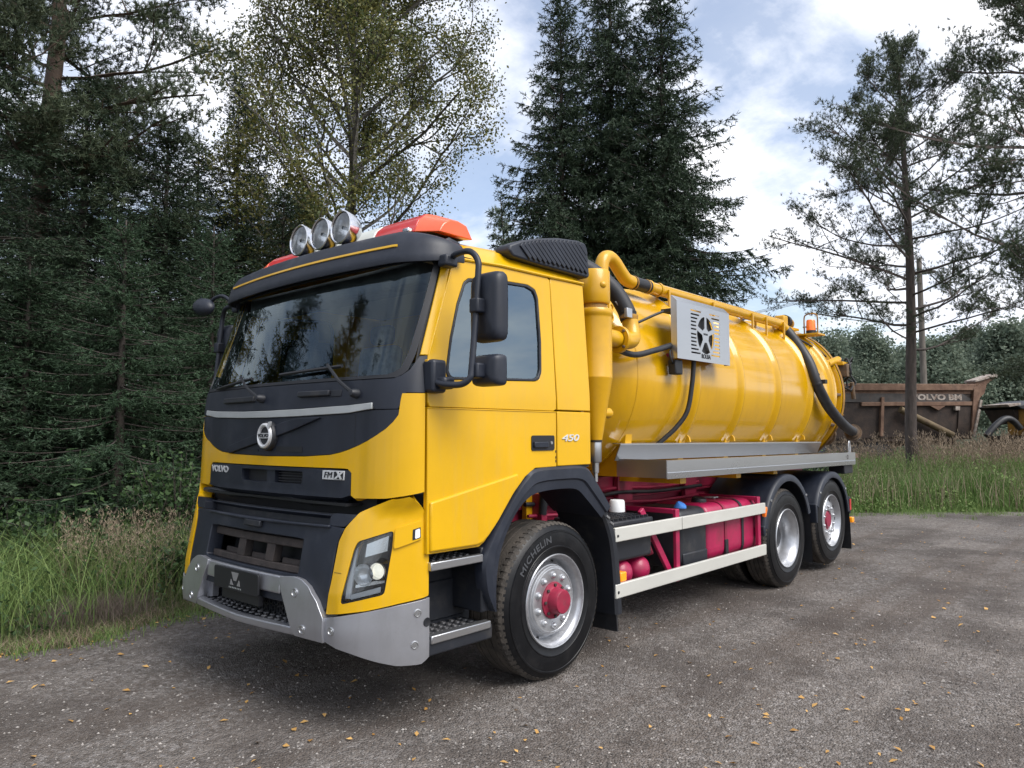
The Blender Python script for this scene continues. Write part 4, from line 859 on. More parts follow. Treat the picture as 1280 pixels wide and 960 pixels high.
# cyclone separator
cx, cy = 2.13, -1.05
cyc = build(MB().lathe([(.0, 2.905), (.118, 2.905), (.126, 2.895), (.126, 2.66), (.118, 2.645), (.100, 2.640)], (cx, cy, 0), (0, 0, 1), 48), 'cyclone', 'pipe_yellow')
MB().lathe([(.098, 2.64), (.102, 2.625), (.102, 2.60)], (cx, cy, 0), (0, 0, 1), 40).build('cyclone_neck', 'dirty_yellow', cyc)
MB().lathe([(.10, 2.605), (.140, 2.60), (.148, 2.585), (.148, 2.555), (.140, 2.545), (.138, 2.53), (.138, 2.075), (.140, 2.07), (.138, 2.063), (.054, 1.59)], (cx, cy, 0), (0, 0, 1), 48).build('cyclone_body', 'pipe_yellow', cyc)
MB().lathe([(.052, 1.592), (.052, 1.572)], (cx, cy, 0), (0, 0, 1), 32).build('cup_seal', 'black', cyc)
MB().lathe([(.047, 1.575), (.048, 1.57), (.048, 1.43), (.044, 1.42), (.028, 1.415), (.026, 1.34), (.018, 1.335), (.018, 1.27)], (cx, cy, 0), (0, 0, 1), 32).build('dust_cup', 'steel', cyc)
for a, z in ((-1.3, 2.78), (.35, 2.80), (.35, 2.72)):
    e = np.array([math.cos(a-.6), math.sin(a-.6), 0]); MB().lathe([(.0, .018), (.014, .016), (.024, .008), (.03, 0)], np.array([cx, cy, z])+e*.124, e, 14).build('cap_screw', 'pipe_yellow', cyc)
e = np.array([math.cos(-.35), math.sin(-.35), 0])
for z in (2.63, 2.55): MB().tube([tuple(np.array([cx, cy, z])+e*.16+np.array([.03*math.cos(t), 0, .03*math.sin(t)])) for t in lin(0, 2*PI, 14)], .009, 8).build('clamp_ring', 'pipe_yellow', cyc)
MB().tube([(cx+.10, cy+.02, 1.80), (cx+.20, cy+.01, 1.80)], .042, 14).build('clean_out', 'pipe_yellow', cyc); MB().box((cx+.20, cy-.012, 1.785), (cx+.235, cy+.036, 1.815)).build('clean_out_plug', 'pipe_yellow', cyc, bevel=.004)
# inlet elbow with flange, black suction hose and clamp
el = build(MB().tube([(2.24, -1.05, 2.41), (2.44, -1.05, 2.40)], .068, 20), 'inlet_elbow', 'pipe_yellow')
MB().lathe([(.07, -.012), (.108, -.012), (.112, -.006), (.112, .018), (.07, .018)], (2.46, -1.05, 2.40), (1, 0, 0), 32).build('flange', 'pipe_yellow', el)
for k in range(4):
    a = PI/4+k*PI/2; MB().lathe([(.0, -.014), (.012, -.012), (.014, .002)], (2.446, -1.05+.09*math.cos(a), 2.40+.09*math.sin(a)), (1, 0, 0), 6).build('flange_bolt', 'dirty_dark', el, smooth=0)
MB().tube([(2.47, -1.05, 2.40), (2.60, -1.05, 2.40), (2.70, -1.03, 2.43), (2.735, -1.0, 2.52), (2.735, -.98, 2.62)], .068, 20, 5).build('elbow_bend', 'pipe_yellow', el)
hs = build(MB().tube([(2.735, -.98, 2.60), (2.72, -.95, 2.70), (2.64, -.88, 2.86), (2.48, -.78, 3.0), (2.28, -.70, 3.06), (2.05, -.66, 3.06), (1.95, -.64, 3.02)], .075, 20, 7), 'suction_hose', 'hose_black')
MB().lathe([(.077, -.02), (.080, 0), (.077, .02)], (2.735, -.977, 2.625), (0, -.08, 1), 32).build('hose_clip', 'dirty_yellow', hs); MB().lathe([(.077, -.012), (.079, 0), (.077, .012)], (2.73, -.966, 2.665), (0, -.1, 1), 32).build('hose_clip', 'black', hs)
MB().box((2.60, -1.05, 2.60), (2.68, -1.02, 2.68)).build('clamp_plate', 'steel', hs, bevel=.004)
# goose-neck and long pipe on the top of the tank
pp = build(MB().tube([(2.90, -.62, 2.80), (2.885, -.61, 3.0), (2.885, -.60, 3.13), (2.92, -.60, 3.215), (3.0, -.60, 3.245), (3.09, -.60, 3.215), (3.19, -.60, 3.14), (3.28, -.60, 3.085), (3.40, -.60, 3.07)], .062, 18, 7), 'goose_neck', 'pipe_yellow')
AX = lambda x: (x, -.60, 3.07-.003*(x-3.2))
MB().tube([(3.38, -.60, 3.072), (3.50, -.60, 3.069), (3.66, -.60, 3.069)], .064, 18, 4).build('rubber_sleeve', 'hose_black', pp)
tp = build(MB().tube([AX(3.64), AX(4.0), AX(5.0), AX(6.75), (6.88, -.605, 3.05), (6.98, -.615, 3.02), (7.05, -.64, 2.96)], .060, 18, 5), 'top_pipe', 'tank_yellow')
for x in (3.68, 3.86): MB().lathe([(.066, -.018), (.071, 0), (.066, .018)], AX(x), (1, 0, 0), 28).build('pipe_clamp', 'pipe_yellow', tp)
for x in (3.40, 3.62): MB().lathe([(.067, -.01), (.070, 0), (.067, .01)], AX(x), (1, 0, 0), 28).build('sleeve_clip', 'dirty_yellow', pp)
for x in (3.95, 4.9, 5.9, 6.3, 6.85):
    MB().box((x-.012, -.68, 2.80), (x+.012, -.66, 3.07)).build('pipe_bracket', 'tank_yellow', tp); MB().box((x-.012, -.54, 2.90), (x+.012, -.52, 3.07)).build('pipe_bracket', 'tank_yellow', tp)
sh = build(MB().tube([(7.03, -.63, 2.985), (7.03, -.70, 2.89), (6.98, -.84, 2.70), (6.94, -.955, 2.50), (6.95, -1.02, 2.28), (7.08, -1.045, 2.12), (7.32, -1.05, 1.96), (7.75, -1.05, 1.78), (8.12, -1.03, 1.69), (8.30, -1.02, 1.655)], .066, 20, 7), 'discharge_hose', 'hose_black')
MB().lathe([(.068, -.02), (.074, 0), (.068, .02)], (6.955, -1.025, 2.26), unit((.25, -.12, -.9)), 28).build('hose_strap', 'black', sh); MB().lathe([(.068, -.012), (.072, 0), (.068, .012)], (6.945, -1.0, 2.36), unit((.0, -.3, -.9)), 28).build('hose_strap', 'black', sh)
MB().box((6.96, -1.13, 2.26), (7.04, -1.07, 2.31)).build('strap_lug', 'black', sh)
hc = MB().lathe([(.06, -.05), (.085, -.04), (.085, .0), (.115, .0), (.115, .03), (.06, .03), (.05, .09)], (8.33, -1.015, 1.65), unit((.95, .2, -.22)), 24).build('hose_coupling', 'dirty_dark', sh)
MB().tube([(8.41, -1.0, 1.62), (8.52, -1.02, 1.57)], .035, 12).build('coupling_spigot', 'steel', sh)
# stainless fan cover
X0, X1, Z0, Z1, YB = 3.32, 4.36, 2.31, 2.885, -1.105
pl_me = MB().prism([(X0, Z0), (X1, Z0), (X1, Z1-.055), (X0, Z1-.055)], lambda x, z: (x, YB, z), lambda x, z: (x, YB+.004, z)).mesh('fan_cover')
ct = MB(); fcx, fcz = (X0+X1)/2+.02, (Z0+Z1)/2-.035
def cutbox(x0, x1, z0, z1): ct.box((x0, YB-.02, z0), (x1, YB+.03, z1))
for k in range(12):
    if k == 6: dzk = 0
    z = fcz+.205-k*.0345-(.012 if k >= 6 else 0); t = abs(z-fcz)/.21; wi = .105+.10*max(0, (t-.55)/.45)
    cutbox(fcx-.285, fcx-.285+wi, z, z+.015); cutbox(fcx+.285-wi, fcx+.285, z, z+.015)
for k in range(5):
    a0 = PI/2+2*PI*k/5; P = [(.068, a0+.30), (.068, a0+2*PI/5-.30)]+[(.168, a0+2*PI/5-.12-(2*PI/5-.24)*j/8) for j in range(9)]
    ct.prism([(fcx+r*math.cos(a), fcz+r*1.05*math.sin(a)) for r, a in P], lambda x, z: (x, YB-.02, z), lambda x, z: (x, YB+.03, z))
pl_me = boolean_cut(pl_me, ct.mesh('cut')); pl_me.materials.clear()
fc = newobj('fan_cover', pl_me, 'steel', truck, smooth=0)
MB().prism([(YB, Z1-.055), (YB+.055, Z1), (YB+.059, Z1-.004), (YB+.004, Z1-.057)], lambda y, z: (X0, y, z), lambda y, z: (X1, y, z)).build('cover_top', 'steel', fc, smooth=0)
for x in (X0, X1-.004): MB().prism([(YB+.0045, Z0), (YB+.06, Z0), (YB+.06, Z1-.006), (YB+.0045, Z1-.06)], lambda y, z: (x, y, z), lambda y, z: (x+.004, y, z)).build('cover_side', 'steel', fc, smooth=0)
lettering('maker_letters', 'ROLBA', .060, lambda x, y, z: (fcx+.0+x, YB-.0015-z, Z0+.050+y), 'black', fc, sx=.95, extrude=.001, bold=.001)
lettering('hub_letters', 'ROLBA', .026, lambda x, y, z: (fcx+x, YB-.0015-z, fcz+.010+y), 'black', fc, extrude=.0008)
fb = build(MB().lathe([(.0, .0), (.20, .0), (.20, .09), (0, .09)], (fcx, YB+.03, fcz), (0, 1, 0), 32), 'fan_motor', 'black')
for z in (Z0+.03, Z1-.13): MB().box((X0+.1, YB+.05, z), (X1-.06, YB+.22, z+.03)).build('cover_bracket', 'frame_red' if z < 2.5 else 'black', fc)
build(MB().box((3.35, -1.07, 2.17), (3.48, -.99, 2.305)), 'relay_box', 'black', bevel=.012)
build(MB().tube([(2.50, -1.0, 2.33), (2.75, -1.02, 2.30), (3.05, -1.03, 2.36), (3.34, -1.03, 2.43)], .026, 12, 6), 'loom_hose', 'hose_black')
build(MB().tube([(3.74, -1.04, 2.32), (3.735, -1.02, 2.1), (3.70, -.985, 1.85), (3.63, -.91, 1.70), (3.56, -.83, 1.60), (3.50, -.76, 1.52), (3.48, -.70, 1.45)], .022, 12, 6), 'drain_hose', 'hose_black')
build(MB().tube([(3.36, -1.03, 2.42), (3.30, -1.04, 2.36), (3.31, -1.05, 2.29), (3.36, -1.03, 2.27)], .010, 8, 5), 'cable_loop', 'black')
build(MB().tube([(3.05, -.86, 2.62), (3.2, -.95, 2.70), (3.30, -.98, 2.74)], .012, 8, 5), 'cover_lever', 'black')
build(MB().tube([(2.62, -.92, 2.75), (2.72, -.99, 2.60), (2.78, -1.0, 2.45)], .008, 8, 5), 'steel_wire', 'steel')
# gear on the crown of the tank, rear beacon, rams and rear plumbing
cg = build(MB().box((7.12, -.57, 3.06), (7.26, -.43, 3.21)), 'level_gauge', 'pipe_yellow', bevel=.02); MB().lathe([(0, 0), (.085, 0), (.085, .10), (0, .10)], (7.28, -.50, 3.15), (1, .1, 0), 24).build('gauge_drum', 'black', cg); MB().lathe([(0, 0), (.075, 0), (.075, .07), (0, .07)], (7.40, -.50, 3.13), (1, .1, 0), 24).build('gauge_disc', 'dirty_yellow', cg)
MB().box((7.1, -.6, 3.03), (7.55, -.35, 3.06)).build('gauge_plate', 'tank_yellow', cg)
bc = build(MB().box((7.58, -.84, 2.975), (7.86, -.56, 2.995)), 'rear_beacon', 'pipe_yellow')
MB().lathe([(.0, .15), (.05, .148), (.058, .13), (.062, .0)], (7.72, -.70, 3.045), (0, 0, 1), 24).build('beacon_dome', 'orange_lens', bc); MB().lathe([(0, .05), (.064, .05), (.066, 0)], (7.72, -.70, 2.996), (0, 0, 1), 24).build('beacon_base', 'black', bc)
MB().tube([(7.72, -.79, 2.996), (7.72, -.79, 3.22), (7.72, -.76, 3.27), (7.72, -.70, 3.28), (7.72, -.64, 3.27), (7.72, -.61, 3.22), (7.72, -.61, 2.996)], .010, 8, 4).build('beacon_guard', 'dirty_yellow', bc)
for y in (-.86, .86):
    rm = build(MB().tube([(7.83, y, 2.58), (8.30, y*.99, 2.675)], .05, 14), 'door_ram', 'pipe_yellow'); MB().lathe([(.0, -.035), (.05, -.035), (.055, 0), (.05, .035), (0, .035)], (7.83, y, 2.58), (0, 1, 0), 18).build('ram_pin', 'pipe_yellow', rm); MB().tube([(8.30, y*.99, 2.675), (8.42, y*.985, 2.70)], .022, 10).build('ram_rod', 'chrome', rm)
for k, (y, dz_) in enumerate(((-.55, .0), (-.62, -.03), (-.66, -.06))):
    build(MB().tube([(7.20, y+.12, 3.02), (7.5, y-.02, 2.93+dz_), (7.8, y-.10, 2.84+dz_), (8.05, y-.12, 2.76+dz_)], .012, 8, 6), 'hydraulic_line', 'hose_black')
hb = build(MB().box((8.16, -1.02, 2.42), (8.30, -.84, 2.60)), 'hydraulic_block', 'dirty_dark', bevel=.01)
MB().box((8.12, -.98, 2.58), (8.36, -.88, 2.63)).build('block_lug', 'pipe_yellow', hb, bevel=.006)
rng = random.Random(4)
for k in range(7):
    a = [(8.20+rng.random()*.12, -1.0+rng.random()*.2, 2.54)]
    for j in range(4): a.append((8.24+rng.random()*.26, -1.05+rng.random()*.25, 2.54-.11*j+rng.random()*.08+(.08 if j == 0 else 0)))
    MB().tube(a, .013, 7, 5).build('hydraulic_hose', 'black', hb)
mb = MB().tube([(8.40, -1.0, 2.35), (8.46, -1.0, 2.12)], .03, 10); mb.build('hose_tail', 'dirty_dark', hb)
for z, y in ((1.62, -.62), (1.50, -.30)):
    vb = build(MB().lathe([(0, -.1), (.13, -.1), (.13, .05), (.16, .05), (.16, .09), (.10, .09), (.10, .2), (0, .2)], (8.28, y, z), (1, 0, 0), 24), 'outlet_valve', 'dirty_dark'); MB().bar((8.38, y, z+.1), (8.42, y-.25, z+.28), .03, .02).build('valve_lever', 'dirty_yellow', vb)
build(MB().box((7.62, -1.10, 1.30), (8.25, 1.10, 1.36)), 'rear_platform', 'dirty_dark')
# ================================================================ surroundings
rg = np.random.default_rng(7)
def soup(name, V, nper, material, parent=None, tint=None, tri=True, smooth=False):
    """V: (n*nper,3) vertices, each consecutive nper a face"""
    V = np.asarray(V, np.float32).reshape(-1, 3); n = len(V); nf = n//nper
    me = bpy.data.meshes.new(name); me.vertices.add(n); me.vertices.foreach_set('co', V.ravel())
    me.loops.add(n); me.loops.foreach_set('vertex_index', np.arange(n, dtype=np.int32))
    me.polygons.add(nf); me.polygons.foreach_set('loop_start', np.arange(0, n, nper, dtype=np.int32))
    if tint is not None:
        a = me.attributes.new('tint', 'FLOAT', 'POINT'); a.data.foreach_set('value', np.repeat(np.asarray(tint, np.float32), n//len(tint)))
    me.update(calc_edges=True)
    if material: me.materials.append(MAT[material])
    o = bpy.data.objects.new(name, me); COL.objects.link(o)
    if parent is not None: o.parent = parent
    return o
def nrm(a): return a/np.maximum(np.linalg.norm(a, axis=-1, keepdims=True), 1e-9)
def needles(P, D, ln, wd):
    S = nrm(np.cross(D, rg.normal(size=P.shape)))*wd[:, None]*.5
    return np.stack([P-S, P+S, P+D*ln[:, None]], 1)
def limbmesh(segs, n=5):             # segs: list of (points, radii)
    mb = MB()
    for pts, rad in segs:
        k = len(pts)
        if k < 2: continue
        mb.tube(pts, 1, n, cap=False, rr=lambda t, rad=rad, k=k: float(np.interp(t, np.linspace(0, 1, k), rad)))
    return mb
mat('spruce_needle', (.013, .027, .017), .6, tint=True, col2=(.050, .078, .042), transl=.12, spec=.25)
mat('spruce_pale', (.022, .044, .024), .6, tint=True, col2=(.050, .088, .044), transl=.15, spec=.25)
mat('pine_needle', (.030, .050, .030), .6, tint=True, col2=(.095, .115, .062), transl=.15, spec=.25)
mat('birch_leaf', (.050, .075, .022), .55, tint=True, col2=(.20, .175, .05), transl=.30, spec=.3)
mat('bush_leaf', (.026, .056, .020), .55, tint=True, col2=(.070, .120, .042), transl=.25, spec=.3)
mat('far_leaf_hazed', (.095, .130, .095), .65, tint=True, col2=(.21, .245, .18), transl=.35, spec=.2)  # distance haze put into the leaf colour: paler, greyer greens
mat('pale_leaf', (.06, .11, .045), .5, tint=True, col2=(.12, .19, .09), transl=.3, spec=.3)
mat('yellow_leaf', (.20, .20, .03), .5, tint=True, col2=(.30, .24, .04), transl=.3)
mat('meadow', (.090, .165, .042), .6, tint=True, col2=(.240, .320, .110), transl=.30, spec=.25)
mat('bark_dark', (.030, .025, .021), .9, col2=(.075, .062, .052), vscale=12, bump=.9, bscale=18, stretch=(1, 1, .25))
mat('bark_pine', (.045, .036, .031), .9, col2=(.115, .090, .078), vscale=9, bump=1.0, bscale=14, stretch=(1, 1, .22))
mat('bark_orange', (.045, .030, .022), .85, col2=(.085, .055, .036), vscale=6, bump=.5, bscale=18)
mat('bark_birch', (.14, .13, .11), .8, col2=(.03, .027, .024), vscale=5, bump=.3, bscale=20, stretch=(1, 1, 2.5))
def trunk_obj(name, pts, rad, material, parent, n=12): return limbmesh([(pts, rad)], n).build(name, material, parent, smooth=60)

def spruce_mesh(seed, H, Lmax, dens=1.0, base=.03, thin=0.0, ex=.82, nl=(.05, .10), nw=(.014, .026)):
    global rg
    r = np.random.default_rng(seed); rg = r; segs = []; TP = []; TD = []; TL = []
    z = H*base
    while z < H-.12:
        q = z/H; L0 = Lmax*min(1.0, (1-q)**ex*1.02+.03)*(.6+.4*min(1, q/.10)); nb = 6 if q < .8 else 5; a0 = r.random()*6.28
        for b in range(nb):
            if r.random() < thin: continue
            a = a0+6.283*b/nb+r.normal()*.25; L = L0*r.uniform(.55, 1.15); zz_ = z+r.normal()*.10
            droop = np.interp(q, [0, .5, .8, 1], [-.42, -.26, .12, .85])+r.normal()*.07; up = np.interp(q, [0, .6, 1], [.26, .18, .1])
            k = 7; t = np.linspace(0, 1, k); rad = np.array([math.cos(a), math.sin(a), 0]); side = np.array([-math.sin(a), math.cos(a), 0])
            bend = r.normal()*.10
            pts = rad*(t*L)[:, None]+side*(bend*L*t*t)[:, None]; pts[:, 2] = zz_+L*(droop*t+up*t**2.6)
            segs.append((pts, np.linspace(.010+.010*L, .004, k)))
            m = max(5, int(L*11*dens)); tt = np.sort(r.uniform(.06, 1.0, m)) if L > .5 else np.linspace(.1, 1, m)
            P = np.stack([np.interp(tt, t, pts[:, c]) for c in range(3)], 1); dirb = nrm(np.stack([np.gradient(pts[:, c]) for c in range(3)], 1)); DB = nrm(np.stack([np.interp(tt, t, dirb[:, c]) for c in range(3)], 1))
            for sgn in (-1, 1):
                ln = .12+.32*L*(1-tt)**.7*r.uniform(.5, 1.15, m); ln = np.minimum(ln, .70)
                D = nrm(DB*r.uniform(.35, .9, (m, 1))+sgn*side*r.uniform(.3, 1.0, (m, 1))+np.array([0, 0, 1])*r.uniform(-1.0, .05, (m, 1)))
                TP.append(P); TD.append(D); TL.append(ln)
            TP.append(P[-1:]); TD.append(DB[-1:]); TL.append(np.array([.18]))
        z += r.uniform(.14, .26)*(1.15-.45*q)*max(1.0, H/13)
    TP = np.concatenate(TP); TD = np.concatenate(TD); TL = np.concatenate(TL)
    cnt = np.maximum(3, (TL*60*dens).astype(int)); idx = np.repeat(np.arange(len(TP)), cnt); u = r.random(len(idx))
    P = TP[idx]+TD[idx]*(TL[idx]*u)[:, None]; P[:, 2] -= .22*TL[idx]*u**2
    D = nrm(TD[idx]*r.uniform(.35, 1.0, (len(idx), 1))+r.normal(size=P.shape)*.55)
    V = needles(P, D, r.uniform(nl[0], nl[1], len(idx)), r.uniform(nw[0], nw[1], len(idx)))
    tw = np.repeat(r.random(len(TP))*.6, cnt)+r.random(len(idx))*.4
    top = np.array([[0, 0, 0], [0, 0, H*.5], [0, 0, H]]); segs2 = [(top, [.02+H*.011, .01+H*.006, .01])]
    return segs, segs2, V, tw
SPR = {}
def spruce(kind, x, y, s, rz, label, group, seeds, material='spruce_needle'):
    root = tag(empty('spruce_tree', (x, y, -.03), rz), label, 'tree', group); root.scale = (s[0], s[0], s[1])
    if kind not in SPR:
        sg_, tr_, V, tw = spruce_mesh(*seeds); l = limbmesh(sg_, 3).mesh('branches'); l.materials.append(MAT['bark_dark']); t = limbmesh(tr_, 10).mesh('trunk'); t.materials.append(MAT['bark_dark'])
        for m_ in (l, t): m_.polygons.foreach_set('use_smooth', [True]*len(m_.polygons))
        o = soup('crown', V, 3, material, root, tw); SPR[kind] = (l, t, o.data); print('spruce', kind, len(o.data.polygons), len(l.polygons))
    else:
        o = bpy.data.objects.new('crown', SPR[kind][2]); COL.objects.link(o); o.parent = root
    for nm, m_ in (('branches', SPR[kind][0]), ('trunk', SPR[kind][1])):
        q = bpy.data.objects.new(nm, m_); COL.objects.link(q); q.parent = root
    return root
def put_spruce(kind, px, d, H, sw, rz, label, group, seeds, material='spruce_needle'):
    x, y = at(px, d); return spruce(kind, x, y, (sw, H/seeds[1]), rz, label, group, seeds, material)
A_ = (11, 12.0, 2.8, .86, .03); B_ = (23, 12.0, 2.6, .86, .03, .06, .7); C_ = (37, 6.0, 1.8, 1.2, .03, 0, .8, (.035, .075), (.009, .018))
gl = 'spruces on the left'
put_spruce('A', 95, 11.5, 7.4, 1.0, .4, 'tall dark spruce with drooping boughs at the left edge, below the pine crown', gl, A_)
put_spruce('B', 200, 12.5, 7.0, .95, 1.9, 'dark spruce directly left of the passenger mirror', gl, B_)
put_spruce('A', 290, 16.0, 9.6, .72, 2.9, 'narrow spruce whose tip shows left of the birch crown', gl, A_)
put_spruce('B', 350, 14.0, 6.3, .85, 4.2, 'spruce low behind the windscreen and roof spot lamps', gl, B_)
put_spruce('A', -60, 9.5, 7.5, 1.0, 5.0, 'spruce cut by the left edge of the picture', gl, A_)
put_spruce('C', 150, 9.3, 4.4, 1.0, 1.0, 'young bushy spruce behind the tall grass at left', gl, C_, 'spruce_pale')
put_spruce('C', 30, 9.6, 3.9, 1.0, 3.3, 'young spruce nearest the left edge behind the grass', gl, C_, 'spruce_pale')
put_spruce('C', 262, 11.0, 4.8, .9, 5.1, 'young spruce just left of the cab front', gl, C_, 'spruce_pale')
for i, (k, px, d, H, sw, lab) in enumerate((('B', 20, 15.5, 8.6, 1.0, 'spruce in the second row, leftmost, behind the big pine trunk'), ('A', 135, 15.0, 8.4, 1.0, 'spruce in the second row, between the two tall left spruces'), ('B', 240, 15.0, 7.6, 1.0, 'spruce in the second row, behind the passenger mirror'), ('A', 318, 18.0, 8.2, .85, 'spruce in the second row, left below the birch'), ('B', 60, 19.0, 10.5, 1.1, 'spruce in the third row, deep behind the pine'), ('A', 395, 20.0, 7.5, .95, 'spruce in the second row, right below the birch'))):
    put_spruce(k, px, d, H, sw, 1.7*i+.5, lab, gl, A_ if k == 'A' else B_)
gm = 'spruces behind the tank'
S1 = (51, 13.0, 3.4, .92, .03, 0, .86, (.06, .12), (.018, .032))
put_spruce('S', 704, 18.5, 13.3, .92, .3, 'left of the three tall spruces behind the tank', gm, S1)
put_spruce('S', 768, 19.0, 16.0, 1.0, 2.2, 'tallest spruce, middle of the three behind the tank', gm, S1)
put_spruce('S', 834, 18.0, 13.2, 1.08, 4.1, 'right of the three tall spruces, long boughs over the tank', gm, S1)
# trees reflected in the cab glass, standing outside the frame
go = 'spruces outside the frame'
for i, (x, y, H, k, sd_) in enumerate(((-6.5, 7.6, 9.0, 'A', A_), (-9.8, 8.6, 9.0, 'B', B_), (-3.6, 8.2, 8.0, 'B', B_))):
    spruce(k, x, y, (1.0, H/12), 1.3*i, ['spruce out of frame, first left of the picture', 'spruce out of frame, farthest left of the picture', 'spruce out of frame, close to the left edge'][i], go, sd_)

def branchy(r, H, limbs, levels=3, gnarl=.25, flat=1.0):
    """limbs: list of (start point, direction, length, radius); returns segments and tip sites"""
    segs = []; sites = []
    def grow(p, d, L, rad, lev):
        k = 6 if lev == 0 else 4; pts = [np.array(p, float)]; d = np.array(d, float)
        for i in range(k):
            d = nrm(d+r.normal(size=3)*gnarl*.55+np.array([0, 0, .05])); pts.append(pts[-1]+d*L/k)
        pts = np.array(pts); segs.append((pts, np.linspace(rad, rad*.35, k+1)))
        if lev >= levels-1:
            m = 3
            for u in np.linspace(.35, 1, m): sites.append((pts[min(k, int(round(u*k)))], d))
            return
        nchild = (r.integers(5, 8) if L > 1.6 else r.integers(3, 5)) if lev == 0 else (r.integers(3, 6) if L > .5 else r.integers(2, 4))
        for c in range(nchild):
            u = r.uniform(.25, 1.0); q = pts[min(k, int(u*k+.5))]; dd = nrm(d*r.uniform(.5, 1)+r.normal(size=3)*.62*np.array([1, 1, flat])+np.array([0, 0, .12])); grow(q, dd, L*r.uniform(.32, .52)*(1.15-.4*u), max(.004, rad*.42), lev+1)
        sites.append((pts[-1], d))
    for a in limbs: grow(*a, 0)
    return segs, sites
def tufts(r, sites, per, spread, ln, wd, n_needle=16):
    P0 = np.array([s[0] for s in sites]); D0 = np.array([s[1] for s in sites]); idx = np.repeat(np.arange(len(P0)), per)
    along = r.uniform(-1.6, 1.0, (len(idx), 1))*spread
    C = P0[idx]+D0[idx]*along+r.normal(size=(len(idx), 3))*np.array([.55, .55, .32])*spread; A = nrm(D0[idx]*.55+r.normal(size=C.shape)*.40+np.array([0, 0, .60]))
    j = np.repeat(np.arange(len(C)), n_needle); Dn = nrm(A[j]*.75+r.normal(size=(len(j), 3))*.62)
    V = needles(C[j]+A[j]*.06*(r.random((len(j), 1))-.7), Dn, r.uniform(ln*.7, ln*1.15, len(j)), np.full(len(j), wd))
    return V, np.repeat(np.clip(r.random(len(P0))*.45+.25*r.random(len(P0)), 0, 1), per*n_needle)+.3*r.random(len(j))
def pine(name, px, d, H, limbs_fn, label, group, seed, per, spread, ln=.09, wd=.011, lean=(0, 0), trunkr=.17, bark='bark_pine', material='pine_needle', nn=16, xy=None):
    global rg
    r = np.random.default_rng(seed); rg = r; x, y = xy or at(px, d); root = tag(empty('pine_tree', (x, y, -.03)), label, 'tree', group)
    zs = np.linspace(0, H, 9); tp = np.stack([lean[0]*zs/H+.10*np.sin(zs*.7+seed), lean[1]*zs/H+.08*np.sin(zs*.5+1), zs], 1); tp[0, :2] = 0
    trunk_obj('trunk', tp, np.interp(zs/H, [0, .03, .6, 1], [trunkr*1.25, trunkr, trunkr*.6, .02]), bark, root, 14)
    limbs = []
    for z, a, L, el, rad in limbs_fn(r):
        p = np.array([np.interp(z, zs, tp[:, c]) for c in range(3)]); limbs.append((p, (math.cos(a)*math.cos(el), math.sin(a)*math.cos(el), math.sin(el)), L, rad))
    segs, sites = branchy(r, H, limbs, 3, .16, .55); o = limbmesh(segs, 3).build('branches', bark, root, smooth=60)
    V, tw = tufts(r, sites, per, spread, ln, wd, nn); soup('crown', V, 3, material, root, tw); print(name, len(V), len(sites)); return root
def limbs_right(r):
    L = []
    for i in range(46):
        q = ((i+.5)/46)**.92; z = 3.9+q*9.0; ln = np.interp(q, [0, .2, .5, .8, 1], [3.0, 3.9, 3.0, 1.8, .6])*r.uniform(.7, 1.15)
        L.append((z, i*2.4+r.normal()*.35, ln, np.interp(q, [0, .5, 1], [.05, .30, .8])+r.normal()*.10, .014+.008*ln))
    return L
pine('right', 1141, 21.0, 13.1, limbs_right, 'open-crowned pine with bare dark trunk standing right of the truck', 'pines', 5, 5, .16, ln=.095, wd=.013, trunkr=.17, nn=11, lean=(.0, .0))
def limbs_edge(r):
    L = []
    for i in range(30):
        q = (i+.5)/30; z = 3.6+q*10.0; ln = np.interp(q, [0, .2, .6, 1], [3.4, 4.6, 4.0, 1.2])*r.uniform(.8, 1.15)
        L.append((z, i*2.4+r.normal()*.3, ln, np.interp(q, [0, .5, 1], [-.05, .18, .7])+r.normal()*.1, .018+.009*ln))
    return L
pine('edge', 1372, 17.0, 14.5, limbs_edge, 'dense pine whose crown hangs in from the right edge', 'pines', 9, 8, .24, ln=.11, wd=.018, trunkr=.22, nn=11)
def limbs_left(r):
    L = []
    for i in range(34):
        q = (i+.5)/34; z = 4.9+q*6.8; ln = np.interp(q, [0, .25, .7, 1], [2.0, 2.7, 2.6, 1.3])*r.uniform(.8, 1.15)
        L.append((z, i*2.4+r.normal()*.3, ln, np.interp(q, [0, .5, 1], [-.10, .15, .7])+r.normal()*.12, .018+.009*ln))
    return L
pine('left', 45, 12.0, 13.5, limbs_left, 'big pine with reddish limbs filling the upper left corner', 'pines', 14, 8, .24, ln=.10, wd=.0145, trunkr=.2, bark='bark_orange', nn=13)
def limbs_small(r): return [(3+q*7.6, i*2.4, (1.6*(1-q)+.4)*r.uniform(.8, 1.1), .35+.3*q, .03) for i, q in enumerate(np.linspace(0, .98, 26))]
pine('small', 628, 30.0, 11.3, limbs_small, 'distant slim pine showing above the cab roof', 'pines', 21, 2, .2, ln=.16, wd=.03, trunkr=.13, nn=8, material='far_leaf_hazed')

